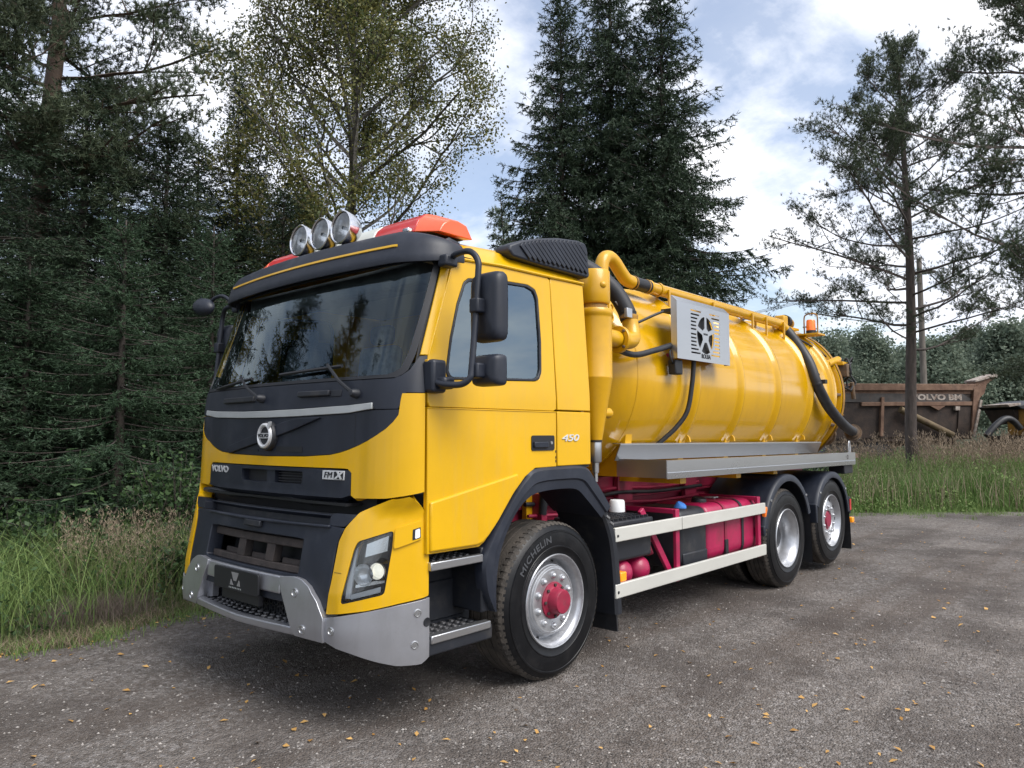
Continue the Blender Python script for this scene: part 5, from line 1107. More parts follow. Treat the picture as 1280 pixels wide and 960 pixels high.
def leaves(r, C, size, aspect=.7):
    n = len(C); A = nrm(r.normal(size=(n, 3))+np.array([0, 0, -.35])); S = nrm(np.cross(A, r.normal(size=(n, 3)))); s = size*r.uniform(.65, 1.25, (n, 1))
    return np.stack([C-A*s*.5, C+S*s*aspect*.5+A*s*.05, C+A*s*.5, C-S*s*aspect*.5+A*s*.05], 1)
def broadleaf(name, px, d, H, label, group, seed, trunkr, crown_lo, spread_fn, per, spread, size, material, bark, nl=26, xy=None, levels=3, elev=(.55, 1.1), trunk=True):
    global rg
    r = np.random.default_rng(seed); rg = r; x, y = xy or at(px, d); root = tag(empty(name, (x, y, -.03)), label, 'tree', group)
    zs = np.linspace(0, H, 9); tp = np.stack([.12*np.sin(zs*.6+seed), .1*np.sin(zs*.45), zs], 1); tp[0, :2] = 0
    trunk_obj('trunk', tp, np.interp(zs/H, [0, .03, .6, 1], [trunkr*1.25, trunkr, trunkr*.5, .012]), bark, root, 12)
    limbs = []
    for i in range(nl):
        q = (i+.5)/nl; z = crown_lo+q*(H-crown_lo)*.97; a = i*2.4+r.normal()*.3; L_ = spread_fn(q)*r.uniform(.8, 1.15); el = np.interp(q, [0, 1], elev)
        p = np.array([np.interp(z, zs, tp[:, c]) for c in range(3)]); limbs.append((p, (math.cos(a)*math.cos(el), math.sin(a)*math.cos(el), math.sin(el)), L_, .012+.012*L_))
    segs, sites = branchy(r, H, limbs, levels, .22); limbmesh(segs, 3).build('branches', bark, root, smooth=60)
    P0 = np.array([s[0] for s in sites]); idx = np.repeat(np.arange(len(P0)), per); C = P0[idx]+r.normal(size=(len(idx), 3))*spread-np.array([0, 0, .08])
    V = leaves(r, C, size); tw = np.clip(np.repeat(r.random(len(P0))*.5, per)+r.normal(size=len(idx))*.22+.12, 0, 1); soup('crown', V, 4, material, root, tw); print(name, len(V)); return root
broadleaf('birch_tree', 432, 16.5, 14.0, 'tall birch with thinning yellow-green leaves behind the cab roof', None, 3, .17, 3.2, lambda q: np.interp(q, [0, .3, .7, 1], [3.1, 3.7, 3.1, 1.4]), 36, .17, .066, 'birch_leaf', 'bark_birch', 50, elev=(.40, 1.05))
# the wood beyond the yard: each tree by itself
gf = 'trees beyond the meadow'
far = [(985, 62, 8.0), (1035, 50, 7.3), (1085, 58, 9.0), (1130, 66, 8.2), (1180, 48, 6.8), (1212, 60, 9.2), (1258, 52, 8.3), (1300, 62, 9.6), (1345, 50, 8.0), (930, 70, 9.0), (1058, 72, 9.5), (1160, 75, 9.8), (1235, 74, 10.2), (1290, 78, 10.5)]
FAR = []
nth = ['first', 'second', 'third', 'fourth', 'fifth', 'sixth', 'seventh', 'eighth', 'ninth', 'tenth', 'eleventh', 'twelfth', 'thirteenth', 'fourteenth']
order = sorted(range(len(far)), key=lambda i: far[i][0])
for i, (px, d, H) in enumerate(far):
    lab = 'far leafy tree beyond the meadow, %s from the left of that row' % nth[order.index(i)]
    if i < 3:
        root = broadleaf('leafy_tree', px, d, H, lab, gf, 60+i, .16, .9, lambda q: np.interp(q, [0, .4, 1], [2.2, 2.6, 1.0]), 17, .42, .21, 'far_leaf_hazed', 'bark_dark', 24, elev=(.25, 1.15)); FAR.append((root, H))
    else:
        src, H0 = FAR[i % 3]; root = copy_tree(src); root['label'] = lab; x, y = at(px, d); root.location = (x, y, -.03); root.rotation_euler = (0, 0, 1.7*i); s = H/H0; root.scale = (s*1.15, s*1.15, s)
for i, (px, d, H) in enumerate(((1012, 75, 11.5), (1228, 68, 11.8), (1266, 80, 12.5), (1104, 82, 12.0))):
    put_spruce('A', px, d, H, H/12, i*1.1, ['far spruce rising over the wood just right of the truck', 'far spruce rising over the spout of the rusty dump body', 'far spruce rising over the wood at the right edge', 'far spruce rising over the wood left of the pine trunk'][i], 'far spruces in the wood', A_)
# low scrub under that wood, and the thicket behind the left trees
def scrub(name, label, xy, w_, h_, seed, n, size, material, cat='bush', group=None):
    r = np.random.default_rng(seed); root = tag(empty(name, (xy[0], xy[1], -.02)), label, cat, group); segs = []; C = []
    for k in range(max(8, n//90)):
        a = r.random()*6.28; q = r.random()**.5; e = np.array([math.cos(a)*q*w_, math.sin(a)*q*w_*.7, h_*r.uniform(.55, 1.0)*(1-.35*q*q)]); b = e*np.array([.25, .25, 0]); mid = (b+e)/2+np.array([0, 0, .1*h_]); segs.append((np.array([b, mid, e]), [.012, .008, .003]))
        t = r.random(n//max(8, n//90)); pts = np.stack([np.interp(t, [0, .5, 1], [b[c], mid[c], e[c]]) for c in range(3)], 1); C.append(pts[t > .2]+r.normal(size=(int((t > .2).sum()), 3))*np.array([.13, .13, .10])*max(.6, h_*.55))
    C = np.concatenate(C); C[:, 2] = np.abs(C[:, 2]); limbmesh(segs, 3).build('stems', 'bark_dark', root, smooth=60); V = leaves(r, C, size, .62); soup('foliage', V, 4, material, root, np.clip(r.random(len(C)), 0, 1)); return root
gs = 'scrub below the far trees'
for i, px in enumerate((960, 1010, 1062, 1110, 1165, 1205, 1250, 1300)):
    x, y = at(px, 42+4*(i % 3)); scrub('scrub_bush', 'far low bush in front of the distant wood, %s from the left' % nth[i], (x, y), 2.8, 2.2+.5*(i % 3), 100+i, 2600, .16, 'far_leaf_hazed', group=gs)
gb = 'bushes at the left edge of the yard'
for i, (px, d, w_, h_, n, lab, m_) in enumerate(((228, 8.9, .75, 1.75, 2600, 'leafy green bush tucked beside the cab front', 'bush_leaf'), (172, 8.4, .7, 1.15, 1800, 'low nettle-like bush behind the grass, right of the pale-leaved plant', 'bush_leaf'), (20, 8.7, .6, 1.1, 1400, 'low bush behind the grass at the left edge', 'bush_leaf'), (245, 7.6, .5, .8, 1300, 'small shrub in the grass close to the left headlight', 'bush_leaf'), (140, 7.7, .45, .75, 1100, 'small leafy shrub in the grass below the pale-leaved plant', 'bush_leaf'), (62, 7.9, .5, .95, 1200, 'leafy shrub between the grass tops left of the pale-leaved plant', 'bush_leaf'))):
    scrub('leafy_bush', lab, at(px, d), w_, h_, 130+i, n, .062, m_, group=gb)
for i, (px, d, w_, h_, lab) in enumerate(((-20, 17, 2.6, 3.0, 'dense thicket far behind the left edge spruce'), (120, 18, 2.8, 3.0, 'dense thicket behind the tall left spruce'), (250, 19, 2.8, 3.2, 'dense thicket behind the spruce beside the mirror'), (380, 20, 3, 3, 'dense thicket below the birch'), (520, 21, 3.2, 3.0, 'dense thicket hidden behind the cab'))):
    scrub('thicket', lab, at(px, d), w_, h_, 160+i, 4200, .12, 'bush_leaf', group='thickets behind the left trees')
for i, (px, d, w_, h_, lab) in enumerate(((1100, 17.0, .8, .75, 'low leafy clump at the meadow edge left of the pine foot'), (1165, 16.5, .7, .55, 'low leafy clump at the meadow edge right of the pine foot'), (1215, 17.6, .9, .95, 'low leafy clump in the meadow below the dump body spout'), (1262, 16.8, .8, .8, 'low leafy clump at the meadow edge near the right border'), (1140, 19.0, .8, .9, 'leafy clump growing round the pine foot'))):
    scrub('meadow_clump', lab, at(px, d), w_, h_, 190+i, 1100, .075, 'meadow', group='leafy clumps in the meadow')
# one tall stem with big pale leaves
root = tag(empty('pale_leaved_plant', (*at(100, 8.1), 0)), 'single tall stem with large pale green leaves at left', 'plant'); r = np.random.default_rng(77)
MB().tube([(0, 0, 0), (.03, .02, .5), (.0, .05, 1.0), (.03, .03, 1.48)], .007, 6, 4).build('stem', 'bush_leaf', root)
for k in range(15):
    z = .72+.76*k/14; a = k*2.4; L_ = .12+.03*r.random(); dx, dy = math.cos(a), math.sin(a); b = np.array([.02, .03, z]); s = np.array([-dy, dx, 0]); f = np.array([dx, dy, .25])
    pts = [b+f*.03, b+f*.05+s*L_*.42, b+f*(.05+L_*.5)+s*L_*.40-np.array([0, 0, .02]), b+f*(.05+L_)-np.array([0, 0, .06]), b+f*(.05+L_*.5)-s*L_*.40-np.array([0, 0, .02]), b+f*.05-s*L_*.42]
    me = bpy.data.meshes.new('leaf'); me.from_pydata([tuple(p) for p in pts], [], [(0, 1, 2, 3), (0, 3, 4, 5)]); at_ = me.attributes.new('tint', 'FLOAT', 'POINT'); at_.data.foreach_set('value', [float(r.random())]*6); newobj('leaf', me, 'pale_leaf', root, smooth=0)

# ---------------------------------------------------------------- ground
mat('soil', (.045, .040, .028), .95, col2=(.085, .085, .045), vscale=1.5, bump=.6, bscale=14)
EDGE = [(-60, 3.2), (-8, 2.55), (-3, 2.4), (-.9, 2.32), (-.37, 2.22), (.6, 2.42), (2.2, 2.8), (5, 3.3), (8.5, 3.4), (11.2, 2.5), (13.45, .62), (16.0, -1.95), (24, -10), (60, -46)]
def edge_y(x): return np.interp(x, [e[0] for e in EDGE], [e[1] for e in EDGE])
n = 60; gx = np.concatenate([np.linspace(-400, -12, 8), np.linspace(-10, 30, 50), np.linspace(34, 500, 10)]); gy = np.concatenate([np.linspace(-400, -12, 8), np.linspace(-10, 30, 44), np.linspace(34, 500, 10)])
mb = MB().grid([[(x, y, 0.0) for y in gy] for x in gx]); tag(mb.build('ground', 'soil', None), kind='structure')
# gravel yard
m = bpy.data.materials.new('gravel'); m.use_nodes = True; MAT['gravel'] = m; nt = m.node_tree; N = nt.nodes; L = nt.links; b = N['Principled BSDF']; tcn = N.new('ShaderNodeTexCoord')
def tex(kind, scale, **k):
    t = N.new('ShaderNodeTexNoise' if kind == 'n' else 'ShaderNodeTexVoronoi'); t.inputs['Scale'].default_value = scale
    for a, v in k.items(): t.inputs[a].default_value = v
    L.new(tcn.outputs['Object'], t.inputs[0]); return t
def ramp(src, stops):
    r = N.new('ShaderNodeValToRGB'); e = r.color_ramp.elements
    while len(e) < len(stops): e.new(.5)
    for i, (p, c) in enumerate(stops): e[i].position = p; e[i].color = (*c, 1) if len(c) == 3 else c
    L.new(src, r.inputs[0]); return r.outputs[0]
def mixn(f, a, b_, mode='MIX'):
    x = N.new('ShaderNodeMix'); x.data_type = 'RGBA'; x.blend_type = mode
    for i, v in ((0, f), (6, a), (7, b_)):
        if isinstance(v, (int, float)): x.inputs[i].default_value = v
        elif isinstance(v, tuple): x.inputs[i].default_value = (*v, 1)
        else: L.new(v, x.inputs[i])
    return x.outputs[2]
big = tex('n', .55, Detail=6.0, Roughness=.62); mid = tex('n', 3.2, Detail=7.0, Roughness=.65); fine = tex('n', 42, Detail=5.0, Roughness=.7); v1 = tex('v', 80); v2 = tex('v', 34)
basec = ramp(big.outputs[0], [(.36, (.066, .051, .041)), (.48, (.160, .127, .103)), (.62, (.285, .240, .204))])
basec = mixn(ramp(mid.outputs[0], [(.36, (0, 0, 0)), (.66, (1, 1, 1))]), basec, mixn(.55, basec, (.20, .178, .16)))
stone = ramp(v1.outputs['Color'], [(.15, (.055, .050, .046)), (.5, (.17, .155, .144)), (.80, (.30, .28, .265)), (.97, (.50, .49, .48))])
stone2 = ramp(v2.outputs['Color'], [(.2, (.075, .068, .062)), (.6, (.19, .175, .163)), (.95, (.42, .40, .39))])
c_ = mixn(ramp(fine.outputs[0], [(.42, (0, 0, 0)), (.60, (1, 1, 1))]), basec, mixn(.85, basec, stone)); c_ = mixn(.55, c_, mixn(.75, c_, stone2))
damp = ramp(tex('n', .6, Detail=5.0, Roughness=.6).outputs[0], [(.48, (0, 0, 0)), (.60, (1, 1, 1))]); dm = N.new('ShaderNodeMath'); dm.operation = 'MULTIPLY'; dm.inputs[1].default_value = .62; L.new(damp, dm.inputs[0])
mpt = N.new('ShaderNodeMapping'); mpt.inputs['Rotation'].default_value = (0, 0, .12); mpt.inputs['Scale'].default_value = (.10, 1.5, 1); L.new(tcn.outputs['Object'], mpt.inputs[0])
trk = tex('n', 1.0, Detail=6.0, Roughness=.6, Distortion=.4); L.new(mpt.outputs[0], trk.inputs[0]); tk = ramp(trk.outputs[0], [(.40, (1, 1, 1)), (.50, (0, 0, 0)), (.60, (0, 0, 0))]); tkm = N.new('ShaderNodeMath'); tkm.operation = 'MULTIPLY'; tkm.inputs[1].default_value = .5; L.new(tk, tkm.inputs[0])
c_ = mixn(tkm.outputs[0], c_, (.105, .080, .064)); lt = ramp(trk.outputs[0], [(.56, (0, 0, 0)), (.66, (1, 1, 1))]); ltm = N.new('ShaderNodeMath'); ltm.operation = 'MULTIPLY'; ltm.inputs[1].default_value = .35; L.new(lt, ltm.inputs[0]); c_ = mixn(ltm.outputs[0], c_, (.30, .265, .235))
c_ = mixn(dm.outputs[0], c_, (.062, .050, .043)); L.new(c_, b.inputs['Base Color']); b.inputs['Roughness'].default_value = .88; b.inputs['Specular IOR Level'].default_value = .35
hh = N.new('ShaderNodeMath'); hh.operation = 'ADD'; hs_ = N.new('ShaderNodeMath'); hs_.operation = 'MULTIPLY'; hs_.inputs[1].default_value = -.8; L.new(v1.outputs['Distance'], hs_.inputs[0]); L.new(hs_.outputs[0], hh.inputs[0]); L.new(fine.outputs[0], hh.inputs[1])
h2 = N.new('ShaderNodeMath'); h2.operation = 'MULTIPLY_ADD'; h2.inputs[1].default_value = 1.5; L.new(mid.outputs[0], h2.inputs[0]); L.new(hh.outputs[0], h2.inputs[2])
bp = N.new('ShaderNodeBump'); bp.inputs['Strength'].default_value = .9; bp.inputs['Distance'].default_value = .030; L.new(h2.outputs[0], bp.inputs['Height']); L.new(bp.outputs[0], b.inputs['Normal'])
r = np.random.default_rng(2); xs = np.concatenate([np.linspace(-60, -9, 12), np.arange(-8, 30, .12), np.linspace(31, 60, 10)]); ey = edge_y(xs)+.16*np.sin(xs*2.3)+.08*np.sin(xs*6.1+1)+r.normal(size=len(xs))*.045
rows = []
for x, e in zip(xs, ey): rows.append([(x, e-dy, .004+.004*math.sin(x*1.3+dy)*min(1, dy)*.6) for dy in (0, .25, .6, 1.2, 2, 3, 4.5, 6.5, 9, 14, 30, 80)])
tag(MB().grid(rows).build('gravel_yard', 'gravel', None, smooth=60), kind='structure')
# loose stones
mat('pebble', (.08, .072, .066), .85, tint=True, col2=(.36, .335, .31), spec=.3)
OCT = np.array([[1, 0, 0], [0, 1, 0], [-1, 0, 0], [0, -1, 0], [0, 0, 1]], float); FO = [(0, 1, 4), (1, 2, 4), (2, 3, 4), (3, 0, 4)]
def in_yard(x, y): return y < edge_y(x)-.02
npeb = 48000; d = 2.4+ (r.random(npeb)**1.7)*11; ang = (r.random(npeb)-.5)*1.30+0.0
f = np.array([math.cos(YAW), math.sin(YAW)]); rt = np.array([math.sin(YAW), -math.cos(YAW)]); lat = np.tan(ang)*d; XY = CAM[:2]+d[:, None]*f+lat[:, None]*rt
ok = in_yard(XY[:, 0], XY[:, 1]); XY = XY[ok]; k = len(XY); s = .0032+.0085*r.random(k)**2.6; s *= np.where(r.random(k) < .015, 1.8, 1); rot = r.random(k)*6.28
B = OCT[None]*(1+.35*r.normal(size=(k, 5, 3))*.6)*s[:, None, None]*np.array([1, .75, .62]); cs, sn = np.cos(rot)[:, None], np.sin(rot)[:, None]; X = B[..., 0]*cs-B[..., 1]*sn; Yv = B[..., 0]*sn+B[..., 1]*cs
B = np.stack([X+XY[:, :1], Yv+XY[:, 1:], np.maximum(B[..., 2], -.001)+.0055], -1); V = np.concatenate([B[:, list(q)] for q in FO], 1).reshape(-1, 3)
tag(soup('loose_gravel', V, 3, 'pebble', None, np.clip(r.random(k)**2.4, 0, 1)), 'scattered small loose stones over the yard', 'gravel', kind='stuff')
# fallen leaves
mat('litter', (.30, .15, .03), .7, tint=True, col2=(.62, .38, .13), transl=.15)
nl = 760; d = 2.6+(r.random(nl)**1.35)*11; lat = (r.random(nl)-.5)*1.45*d; XY = CAM[:2]+d[:, None]*f+lat[:, None]*rt
e2 = np.stack([r.uniform(-3, 2.5, 170), np.zeros(170)], 1); e2[:, 1] = edge_y(e2[:, 0])-np.abs(r.normal(size=170))*.22+.05; XY = np.concatenate([XY[in_yard(XY[:, 0], XY[:, 1])], e2]); k = len(XY)
C = np.concatenate([XY, np.full((k, 1), .012)], 1); a = r.random(k)*6.28; s = r.uniform(.011, .027, (k, 1)); A = np.stack([np.cos(a), np.sin(a), r.normal(size=k)*.2], 1); S = np.stack([-np.sin(a), np.cos(a), r.normal(size=k)*.25], 1); up = np.array([0, 0, 1.0])
V = np.stack([C-A*s, C-A*s*.2+S*s*.62+up*s*.28, C+A*s+up*s*.10, C-A*s*.2-S*s*.62+up*s*.25], 1)
tag(soup('fallen_leaves', V, 4, 'litter', None, r.random(k)), 'small yellow and brown birch leaves fallen on the gravel', 'leaves', kind='stuff')
# ---------------------------------------------------------------- grass and reeds
mat('grass', (.055, .095, .026), .6, tint=True, col2=(.200, .225, .090), transl=.30, spec=.25)
mat('dry_grass', (.20, .155, .11), .75, tint=True, col2=(.42, .33, .24), transl=.25, spec=.2)
mat('heather', (.10, .075, .065), .8, tint=True, col2=(.20, .16, .13), transl=.2)
def blades(r, P, h, w_, lean, seg=3):
    n = len(P); a = r.random(n)*6.28; D = np.stack([np.cos(a), np.sin(a), np.zeros(n)], 1)*(lean*h*r.uniform(.1, 1.0, n))[:, None]; b = r.random(n)*6.28; S = np.stack([np.cos(b), np.sin(b), np.zeros(n)], 1)*(w_*.5)[:, None]; out = []
    def pt(t): return P+D*t*t+np.array([0, 0, 1.0])*(h*t*(1-.18*t))[:, None]
    ts = np.linspace(0, 1, seg+1)
    for i in range(seg):
        p, q = pt(ts[i]), pt(ts[i+1]); w0, w1 = 1-.85*ts[i], 1-.85*ts[i+1]; out.append(np.stack([p-S*w0, p+S*w0, q+S*w1, q-S*w1], 1))
    return np.concatenate(out, 1)      # (n, seg*4, 3)
r = np.random.default_rng(31)
def strip(n, xlo, xhi, dlo, dhi, pw=1.0):
    x = r.uniform(xlo, xhi, n); return np.stack([x, edge_y(x)+.10*np.sin(x*2.3)+dlo+(dhi-dlo)*r.random(n)**pw, np.zeros(n)], 1)
P = strip(46000, -4.4, 3.0, -.10, 4.0, 1.25); dd = P[:, 1]-edge_y(P[:, 0]); patch_ = .6+.4*np.sin(P[:, 0]*2.1+1.3*np.sin(P[:, 1]*1.7))
h = np.interp(dd, [-.1, .15, .7, 1.6, 4], [.07, .16, .40, .62, .60])*r.uniform(.45, 1.25, len(P))*(.6+.5*patch_); V = blades(r, P, h, r.uniform(.004, .009, len(P)), np.full(len(P), .75), 2)
tag(soup('bank_grass', V, 4, 'grass', None, np.clip(.25*r.random(len(P))+.55*patch_*r.random(len(P)), 0, 1)), 'rough green grass on the bank left of the truck', 'grass', kind='stuff')
P = strip(2600, -4.6, 1.5, .25, 2.2); P = P[np.sin(P[:, 0]*3.1)+np.sin(P[:, 1]*2.3+P[:, 0]) > .55]; h = r.uniform(.55, 1.0, len(P)); V = blades(r, P, h, np.full(len(P), .005), np.full(len(P), .35)); T = P+np.array([0, 0, 1])*(h*.80)[:, None]
tag(soup('dry_stalks', V, 4, 'dry_grass', None, r.random(len(P))), 'dry straw-coloured grass stalks among the bank grass', 'grass', kind='stuff')
pl_ = np.repeat(np.arange(len(P)), 12); Pp = T[pl_]+np.stack([r.normal(size=len(pl_))*.018, r.normal(size=len(pl_))*.018, r.uniform(-.10, .12, len(pl_))], 1); Vn = needles(Pp, nrm(r.normal(size=Pp.shape)*.5+np.array([0, 0, 1])), np.full(len(Pp), .035), np.full(len(Pp), .007)); tag(soup('grass_plumes', Vn, 3, 'dry_grass', None, r.random(len(Pp))), 'dry feathery seed heads on the bank grass', 'grass', kind='stuff')
x0, y0 = at(125, 6.55); P = np.stack([x0+r.normal(size=2600)*.26, y0+r.normal(size=2600)*.15, np.zeros(2600)], 1); V = blades(r, P, r.uniform(.14, .34, 2600), np.full(2600, .0035), np.full(2600, .8)); tag(soup('withered_tuft', V, 4, 'heather', None, r.random(2600)), 'withered brownish tuft at the edge of the gravel, left', 'grass', kind='stuff')
P = strip(5200, -4.6, 2.6, .2, 2.6); h = r.uniform(.5, .95, len(P)); V = blades(r, P, h, r.uniform(.006, .012, len(P)), np.full(len(P), 1.1), 5); tag(soup('arching_grass', V, 4, 'meadow', None, np.clip(r.random(len(P))*1.1, 0, 1)), 'long arching grass blades on the left bank', 'grass', kind='stuff')
c0 = np.stack([r.uniform(-3.5, 24, 420), np.zeros(420)], 1); c0[:, 1] = edge_y(c0[:, 0])-np.abs(r.normal(size=420))*np.where(c0[:, 0] > 9, .55, .14); P = np.repeat(c0, 30, 0)+r.normal(size=(420*30, 2))*.09; P = np.concatenate([P, np.zeros((len(P), 1))], 1); V = blades(r, P, r.uniform(.03, .13, len(P)), np.full(len(P), .007), np.full(len(P), .8), 2); tag(soup('verge_tufts', V, 4, 'meadow', None, r.random(len(P))), 'short grass tufts creeping into the edge of the gravel', 'grass', kind='stuff')
Pw = strip(1500, -4.2, 2.2, .15, 2.4); Pw = Pw[np.sin(Pw[:, 0]*2.9+1.7*np.sin(Pw[:, 1]*2.1)) > -.1]; k = len(Pw); C = np.repeat(Pw, 9, 0)+np.stack([r.normal(size=k*9)*.06, r.normal(size=k*9)*.06, r.uniform(.03, .55, k*9)*np.repeat(r.uniform(.3, 1.2, k), 9)], 1); V = leaves(r, C, .050, .55); tag(soup('bank_weeds', V, 4, 'bush_leaf', None, r.random(len(C))), 'broad-leaved weeds between the grass of the left bank', 'weeds', kind='stuff')
P = strip(9000, -4.4, 3.0, -.12, .35); V = blades(r, P, r.uniform(.03, .12, len(P)), np.full(len(P), .006), np.full(len(P), 1.6), 2); tag(soup('matted_grass', V, 4, 'dry_grass', None, r.random(len(P))*.7), 'matted dead grass along the edge of the gravel at left', 'grass', kind='stuff')
# meadow at the right
def mstrip(n, d0, d1, p0, p1):
    d = r.uniform(d0, d1, n); px = r.uniform(p0, p1, n); Q = CAM[:2]+d[:, None]*f+(d*(px-640)/FPX)[:, None]*rt; Q = Q[Q[:, 1] > edge_y(Q[:, 0])+.05]; return np.concatenate([Q, np.zeros((len(Q), 1))], 1)
P = np.concatenate([mstrip(22000, 14.5, 20, 1010, 1340), mstrip(11000, 20, 27, 1000, 1340), mstrip(9000, 27, 50, 940, 1340)]); dd = np.hypot(P[:, 0]-CAM[0], P[:, 1]-CAM[1]); de = (P[:, 1]-edge_y(P[:, 0]))*.75
pt0 = .5+.5*np.sin(P[:, 0]*1.7+2*np.sin(P[:, 1]*1.3)); h = np.interp(de, [0, .5, 1.5, 4], [.12, .34, .62, .80])*r.uniform(.35, 1.35, len(P))*(.6+.7*pt0); V = blades(r, P, h, .011+.0009*dd, np.full(len(P), .55), 2); pt_ = .5+.5*np.sin(P[:, 0]*1.1+np.sin(P[:, 1]*.9)*1.4)
tag(soup('meadow_grass', V, 4, 'meadow', None, np.clip(.5*r.random(len(P))+.5*pt_*r.random(len(P)), 0, 1)), 'tall green weeds of the meadow right of the truck', 'grass', kind='stuff')
nw = 4200; Pw = mstrip(nw, 15.2, 23, 1020, 1340); Pw = Pw[np.sin(Pw[:, 0]*2.3+1.5*np.sin(Pw[:, 1]*1.9)) > -.15]; de = Pw[:, 1]-edge_y(Pw[:, 0]); C = np.repeat(Pw, 7, 0)+np.stack([r.normal(size=len(Pw)*7)*.10, r.normal(size=len(Pw)*7)*.10, r.uniform(.05, 1.0, len(Pw)*7)*np.repeat(r.uniform(.5, 1.2, len(Pw)), 7)*np.repeat(np.interp(de, [0, 2], [.25, 1.0]), 7)], 1); V = leaves(r, C, .062, .34); tag(soup('meadow_weeds', V, 4, 'meadow', None, r.random(len(C))), 'leafy weeds mixed into the meadow grass', 'weeds', kind='stuff')
P = mstrip(5200, 19.5, 27, 1030, 1340); P = P[np.sin(P[:, 0]*.9)+np.sin(P[:, 1]*1.1+2) > -.7]; h = r.uniform(.7, 1.75, len(P))*(.8+.3*np.sin(P[:, 0]*1.9+P[:, 1])); V = blades(r, P, h, np.full(len(P), .018), np.full(len(P), .28)); tag(soup('dry_reeds', V, 4, 'dry_grass', None, r.random(len(P))), 'pale dry reeds standing before the rusty dump body', 'reeds', kind='stuff')
T = P+np.array([0, 0, 1])*(h*.82)[:, None]; pl_ = np.repeat(np.arange(len(P)), 9); Pp = T[pl_]+np.stack([r.normal(size=len(pl_))*.035, r.normal(size=len(pl_))*.035, r.uniform(-.22, .16, len(pl_))], 1); Vn = needles(Pp, nrm(r.normal(size=Pp.shape)*.45+np.array([0, 0, 1])), np.full(len(Pp), .10), np.full(len(Pp), .022)); tag(soup('reed_plumes', Vn, 3, 'dry_grass', None, r.random(len(Pp))), 'plumed tops of the dry reeds', 'reeds', kind='stuff')

P = mstrip(2600, 15.5, 24, 1020, 1340); h = r.uniform(.5, 1.25, len(P)); V = blades(r, P, h, np.full(len(P), .014), np.full(len(P), .3), 2); tag(soup('meadow_stalks', V, 4, 'dry_grass', None, r.random(len(P))), 'straw-coloured stalks scattered through the meadow', 'grass', kind='stuff')
# ---------------------------------------------------------------- pole and wires
mat('pole_wood', (.12, .105, .09), .9, var=.3, vscale=8, bump=.4, bscale=30, stretch=(1, 1, .2))
x, y = at(1156, 36); po = tag(empty('utility_pole', (x, y, 0)), 'wooden utility pole behind the pine right of the truck', 'pole')
MB().tube([(0, 0, 0), (0, 0, 10.2)], .15, 12, rr=lambda t: .17-.05*t).build('shaft', 'pole_wood', po)
MB().box((-.06, -.7, 9.4), (.06, .7, 9.52)).build('crossarm', 'pole_wood', po)
for yv in (-.6, 0.0, .6): MB().lathe([(.0, .16), (.04, .15), (.05, .08), (.03, .0)], (0, yv, 9.52), (0, 0, 1), 10).build('insulator', 'white_plastic', po)
q = at(760, 55); q2 = at(1560, 30)
for yv in (-.6, .0, .6):
    P_ = [np.array([q[0], q[1]+yv, 9.0]), np.array([x, y+yv, 9.68]), np.array([q2[0], q2[1]+yv, 8.6])]; W_ = []
    for a, b_ in ((P_[0], P_[1]), (P_[1], P_[2])):
        for t in lin(0, 1, 10)[:-1]: W_.append(a+(b_-a)*t-np.array([0, 0, 2.2*t*(1-t)]))
    tag(MB().tube(W_+[P_[2]], .011, 4).build('power_cable', 'black', None), ['thin overhead cable, nearest of the three on the pole', 'thin overhead cable, middle of the three on the pole', 'thin overhead cable, farthest of the three on the pole'][[-.6, .0, .6].index(yv)], 'cable', 'overhead cables')

# ---------------------------------------------------------------- rusty dump body
mat('rust', (.11, .058, .038), .85, col2=(.22, .135, .09), vscale=3.5, bump=.3, bscale=22, dirt=.6, dirtcol=(.035, .026, .022), dscale=2.2)
mat('rust_dark', (.026, .020, .018), .9, col2=(.055, .038, .030), vscale=4, bump=.3, bscale=22)
mat('faded_paint', (.055, .050, .048), .8, var=.3, vscale=5, dirt=.6, dirtcol=(.10, .058, .04), dscale=4)
mat('ram_tan', (.16, .12, .06), .75, col2=(.09, .06, .035), vscale=5)
mat('faded_letters', (.42, .38, .34), .8, col2=(.16, .11, .085), vscale=9)
D0 = 25.0; bx_, by_ = at(1165, D0); dv = np.array([rt[0], rt[1], 0.0]); fv = np.array([f[0], f[1], 0.0]); ang_ = R_(6)
dv, fv = dv*math.cos(ang_)+fv*math.sin(ang_), -dv*math.sin(ang_)+fv*math.cos(ang_)
dump = tag(empty('dump_body', (bx_, by_, 0)), 'rusty brown dump body of an old hauler standing in reeds behind the pine', 'dump body')
def W(u, v, z): return tuple(dv*u+fv*v+np.array([0, 0, z]))
def pz(px, py): return (px-1165)/FPX*D0, 1.64+(541-py)/FPX*D0
def dpoly(name, pts, v0, v1, m_, par=dump, **k): return MB().prism([pz(*q) for q in pts], lambda u, z: W(u, v0, z), lambda u, z: W(u, v1, z)).build(name, m_, par, smooth=0, **k)
dpoly('side_wall', [(1030, 488), (1222, 488), (1222, 507), (1218, 544), (1030, 552)], 0, .06, 'rust_dark')
dpoly('far_wall', [(1030, 488), (1222, 488), (1218, 550), (1030, 552)], 2.3, 2.36, 'rust_dark')
dpoly('top_rail', [(1028, 480), (1223, 480), (1223, 488), (1028, 489)], -.10, .06, 'rust', bevel=.02)
dpoly('name_band', [(1028, 492), (1206, 492), (1219, 500), (1218, 502), (1028, 503)], -.03, 0, 'faded_paint')
dpoly('upper_panel', [(1028, 488.5), (1222, 488.5), (1221, 492), (1028, 492)], -.02, 0, 'rust'); dpoly('lower_rail', [(1070, 503), (1221, 502), (1220, 507), (1070, 508)], -.09, .0, 'rust', bevel=.015)
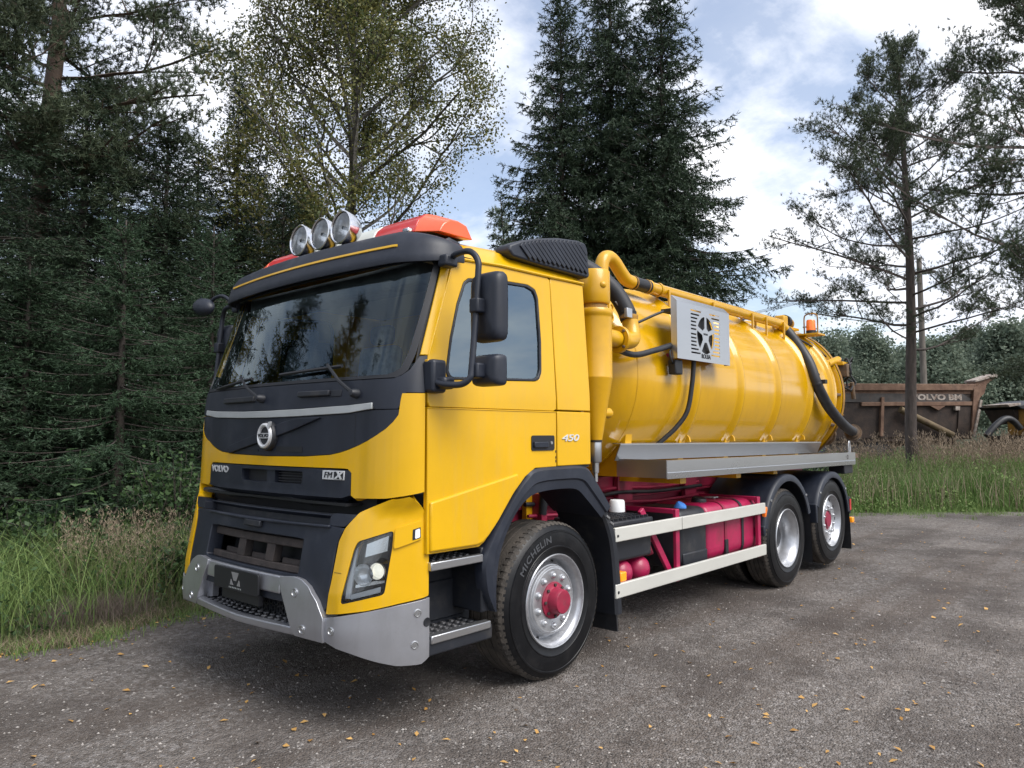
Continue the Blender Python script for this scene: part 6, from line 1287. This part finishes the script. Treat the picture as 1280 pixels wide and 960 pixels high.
dpoly('end_post', [(1219, 486), (1228, 480), (1226, 500), (1218, 545), (1213, 545)], -.12, .05, 'rust', bevel=.015)
dpoly('front_plate', [(1200, 508), (1219, 508), (1214, 546), (1196, 546)], -.05, 0, 'rust_dark')
dpoly('spout', [(1222, 476), (1248, 469), (1254, 467), (1254, 471), (1240, 480), (1236, 492), (1228, 499), (1222, 497)], -.02, .35, 'rust', bevel=.02)
dpoly('spout_lip', [(1222, 475), (1250, 466.5), (1255, 469), (1253, 472), (1246, 471.5), (1222, 478)], -.10, .45, 'faded_letters', bevel=.02)
dpoly('gusset', [(1160, 507.5), (1180, 507.5), (1171, 513)], -.11, -.02, 'rust'); dpoly('bracket', [(1193, 508), (1199, 508), (1199, 513), (1193, 513)], -.13, -.02, 'faded_letters')
dpoly('floor', [(1030, 548), (1216, 544), (1216, 549), (1030, 553)], .0, 2.35, 'rust_dark')
a, b_ = pz(1118, 512), pz(1186, 544); MB().tube([W(a[0], -.18, a[1]), W(b_[0], -.18, b_[1])], .11, 14).build('hydraulic_ram', 'ram_tan', dump)
a, b_ = pz(1098, 497), pz(1094, 545); MB().bar(W(a[0], -.05, a[1]), W(b_[0], -.08, b_[1]), .10, .12, up=tuple(fv)).build('side_rib', 'rust', dump); a, b_ = pz(1227, 500), pz(1215, 546); MB().bar(W(a[0], -.14, a[1]), W(b_[0], -.14, b_[1]), .08, .08, up=tuple(fv)).build('end_stay', 'faded_letters', dump)
u, z = pz(1171, 497); lettering('side_lettering', 'VOLVO BM', .26, lambda X, Yt, Z: W(u+X, -.035-Z, z+Yt), 'faded_letters', dump, sx=1.42, extrude=.004, bold=.012)
dpoly('chassis', [(1035, 549), (1205, 546), (1205, 556), (1035, 560)], .4, 1.9, 'rust_dark'); 
for px in (1050, 1090): u, z = pz(px, 562); MB().lathe([(.0, -.02), (.35, -.02), (.45, .02), (.72, .04), (.76, .15), (.72, .5), (.0, .5)], W(u, .1, .76), tuple(fv), 28).build('tyre', 'rubber', dump)
# yellow machine half out of frame
x, y = at(1310, 23); mc = tag(empty('yellow_machine', (x, y, 0)), 'dark lidded machine with rusty yellow tank and hose at the right edge', 'machine')
def pm(px, py, dd_=23.0): return (px-1310)/FPX*dd_, 1.64+(541-py)/FPX*dd_
def mpoly(name, pts, v0, v1, m_, **k): return MB().prism([pm(*q) for q in pts], lambda u, z: W(u, v0, z), lambda u, z: W(u, v1, z)).build(name, m_, mc, smooth=0, **k)
mpoly('lid', [(1262, 508), (1300, 500), (1380, 500), (1380, 512), (1290, 512), (1268, 512)], -.2, 1.5, 'black', bevel=.02); mpoly('lid_flap', [(1252, 506), (1270, 504), (1270, 507), (1255, 509)], -.1, 1.0, 'faded_letters')
mpoly('hood', [(1265, 512), (1300, 512), (1300, 530), (1276, 530)], .1, 1.3, 'rust_dark'); mpoly('tank', [(1273, 510), (1345, 510), (1345, 545), (1273, 545)], -.3, .6, 'dirty_yellow', bevel=.05)
a = [pm(*q) for q in ((1222, 545), (1235, 532), (1248, 524), (1258, 526), (1268, 536))]; MB().tube([W(p[0], -.1, p[1]) for p in a], .10, 10, 4).build('hose', 'hose_black', mc)
mpoly('track_frame', [(1270, 545), (1380, 545), (1380, 590), (1280, 590)], -.2, 1.4, 'rust_dark', bevel=.05)
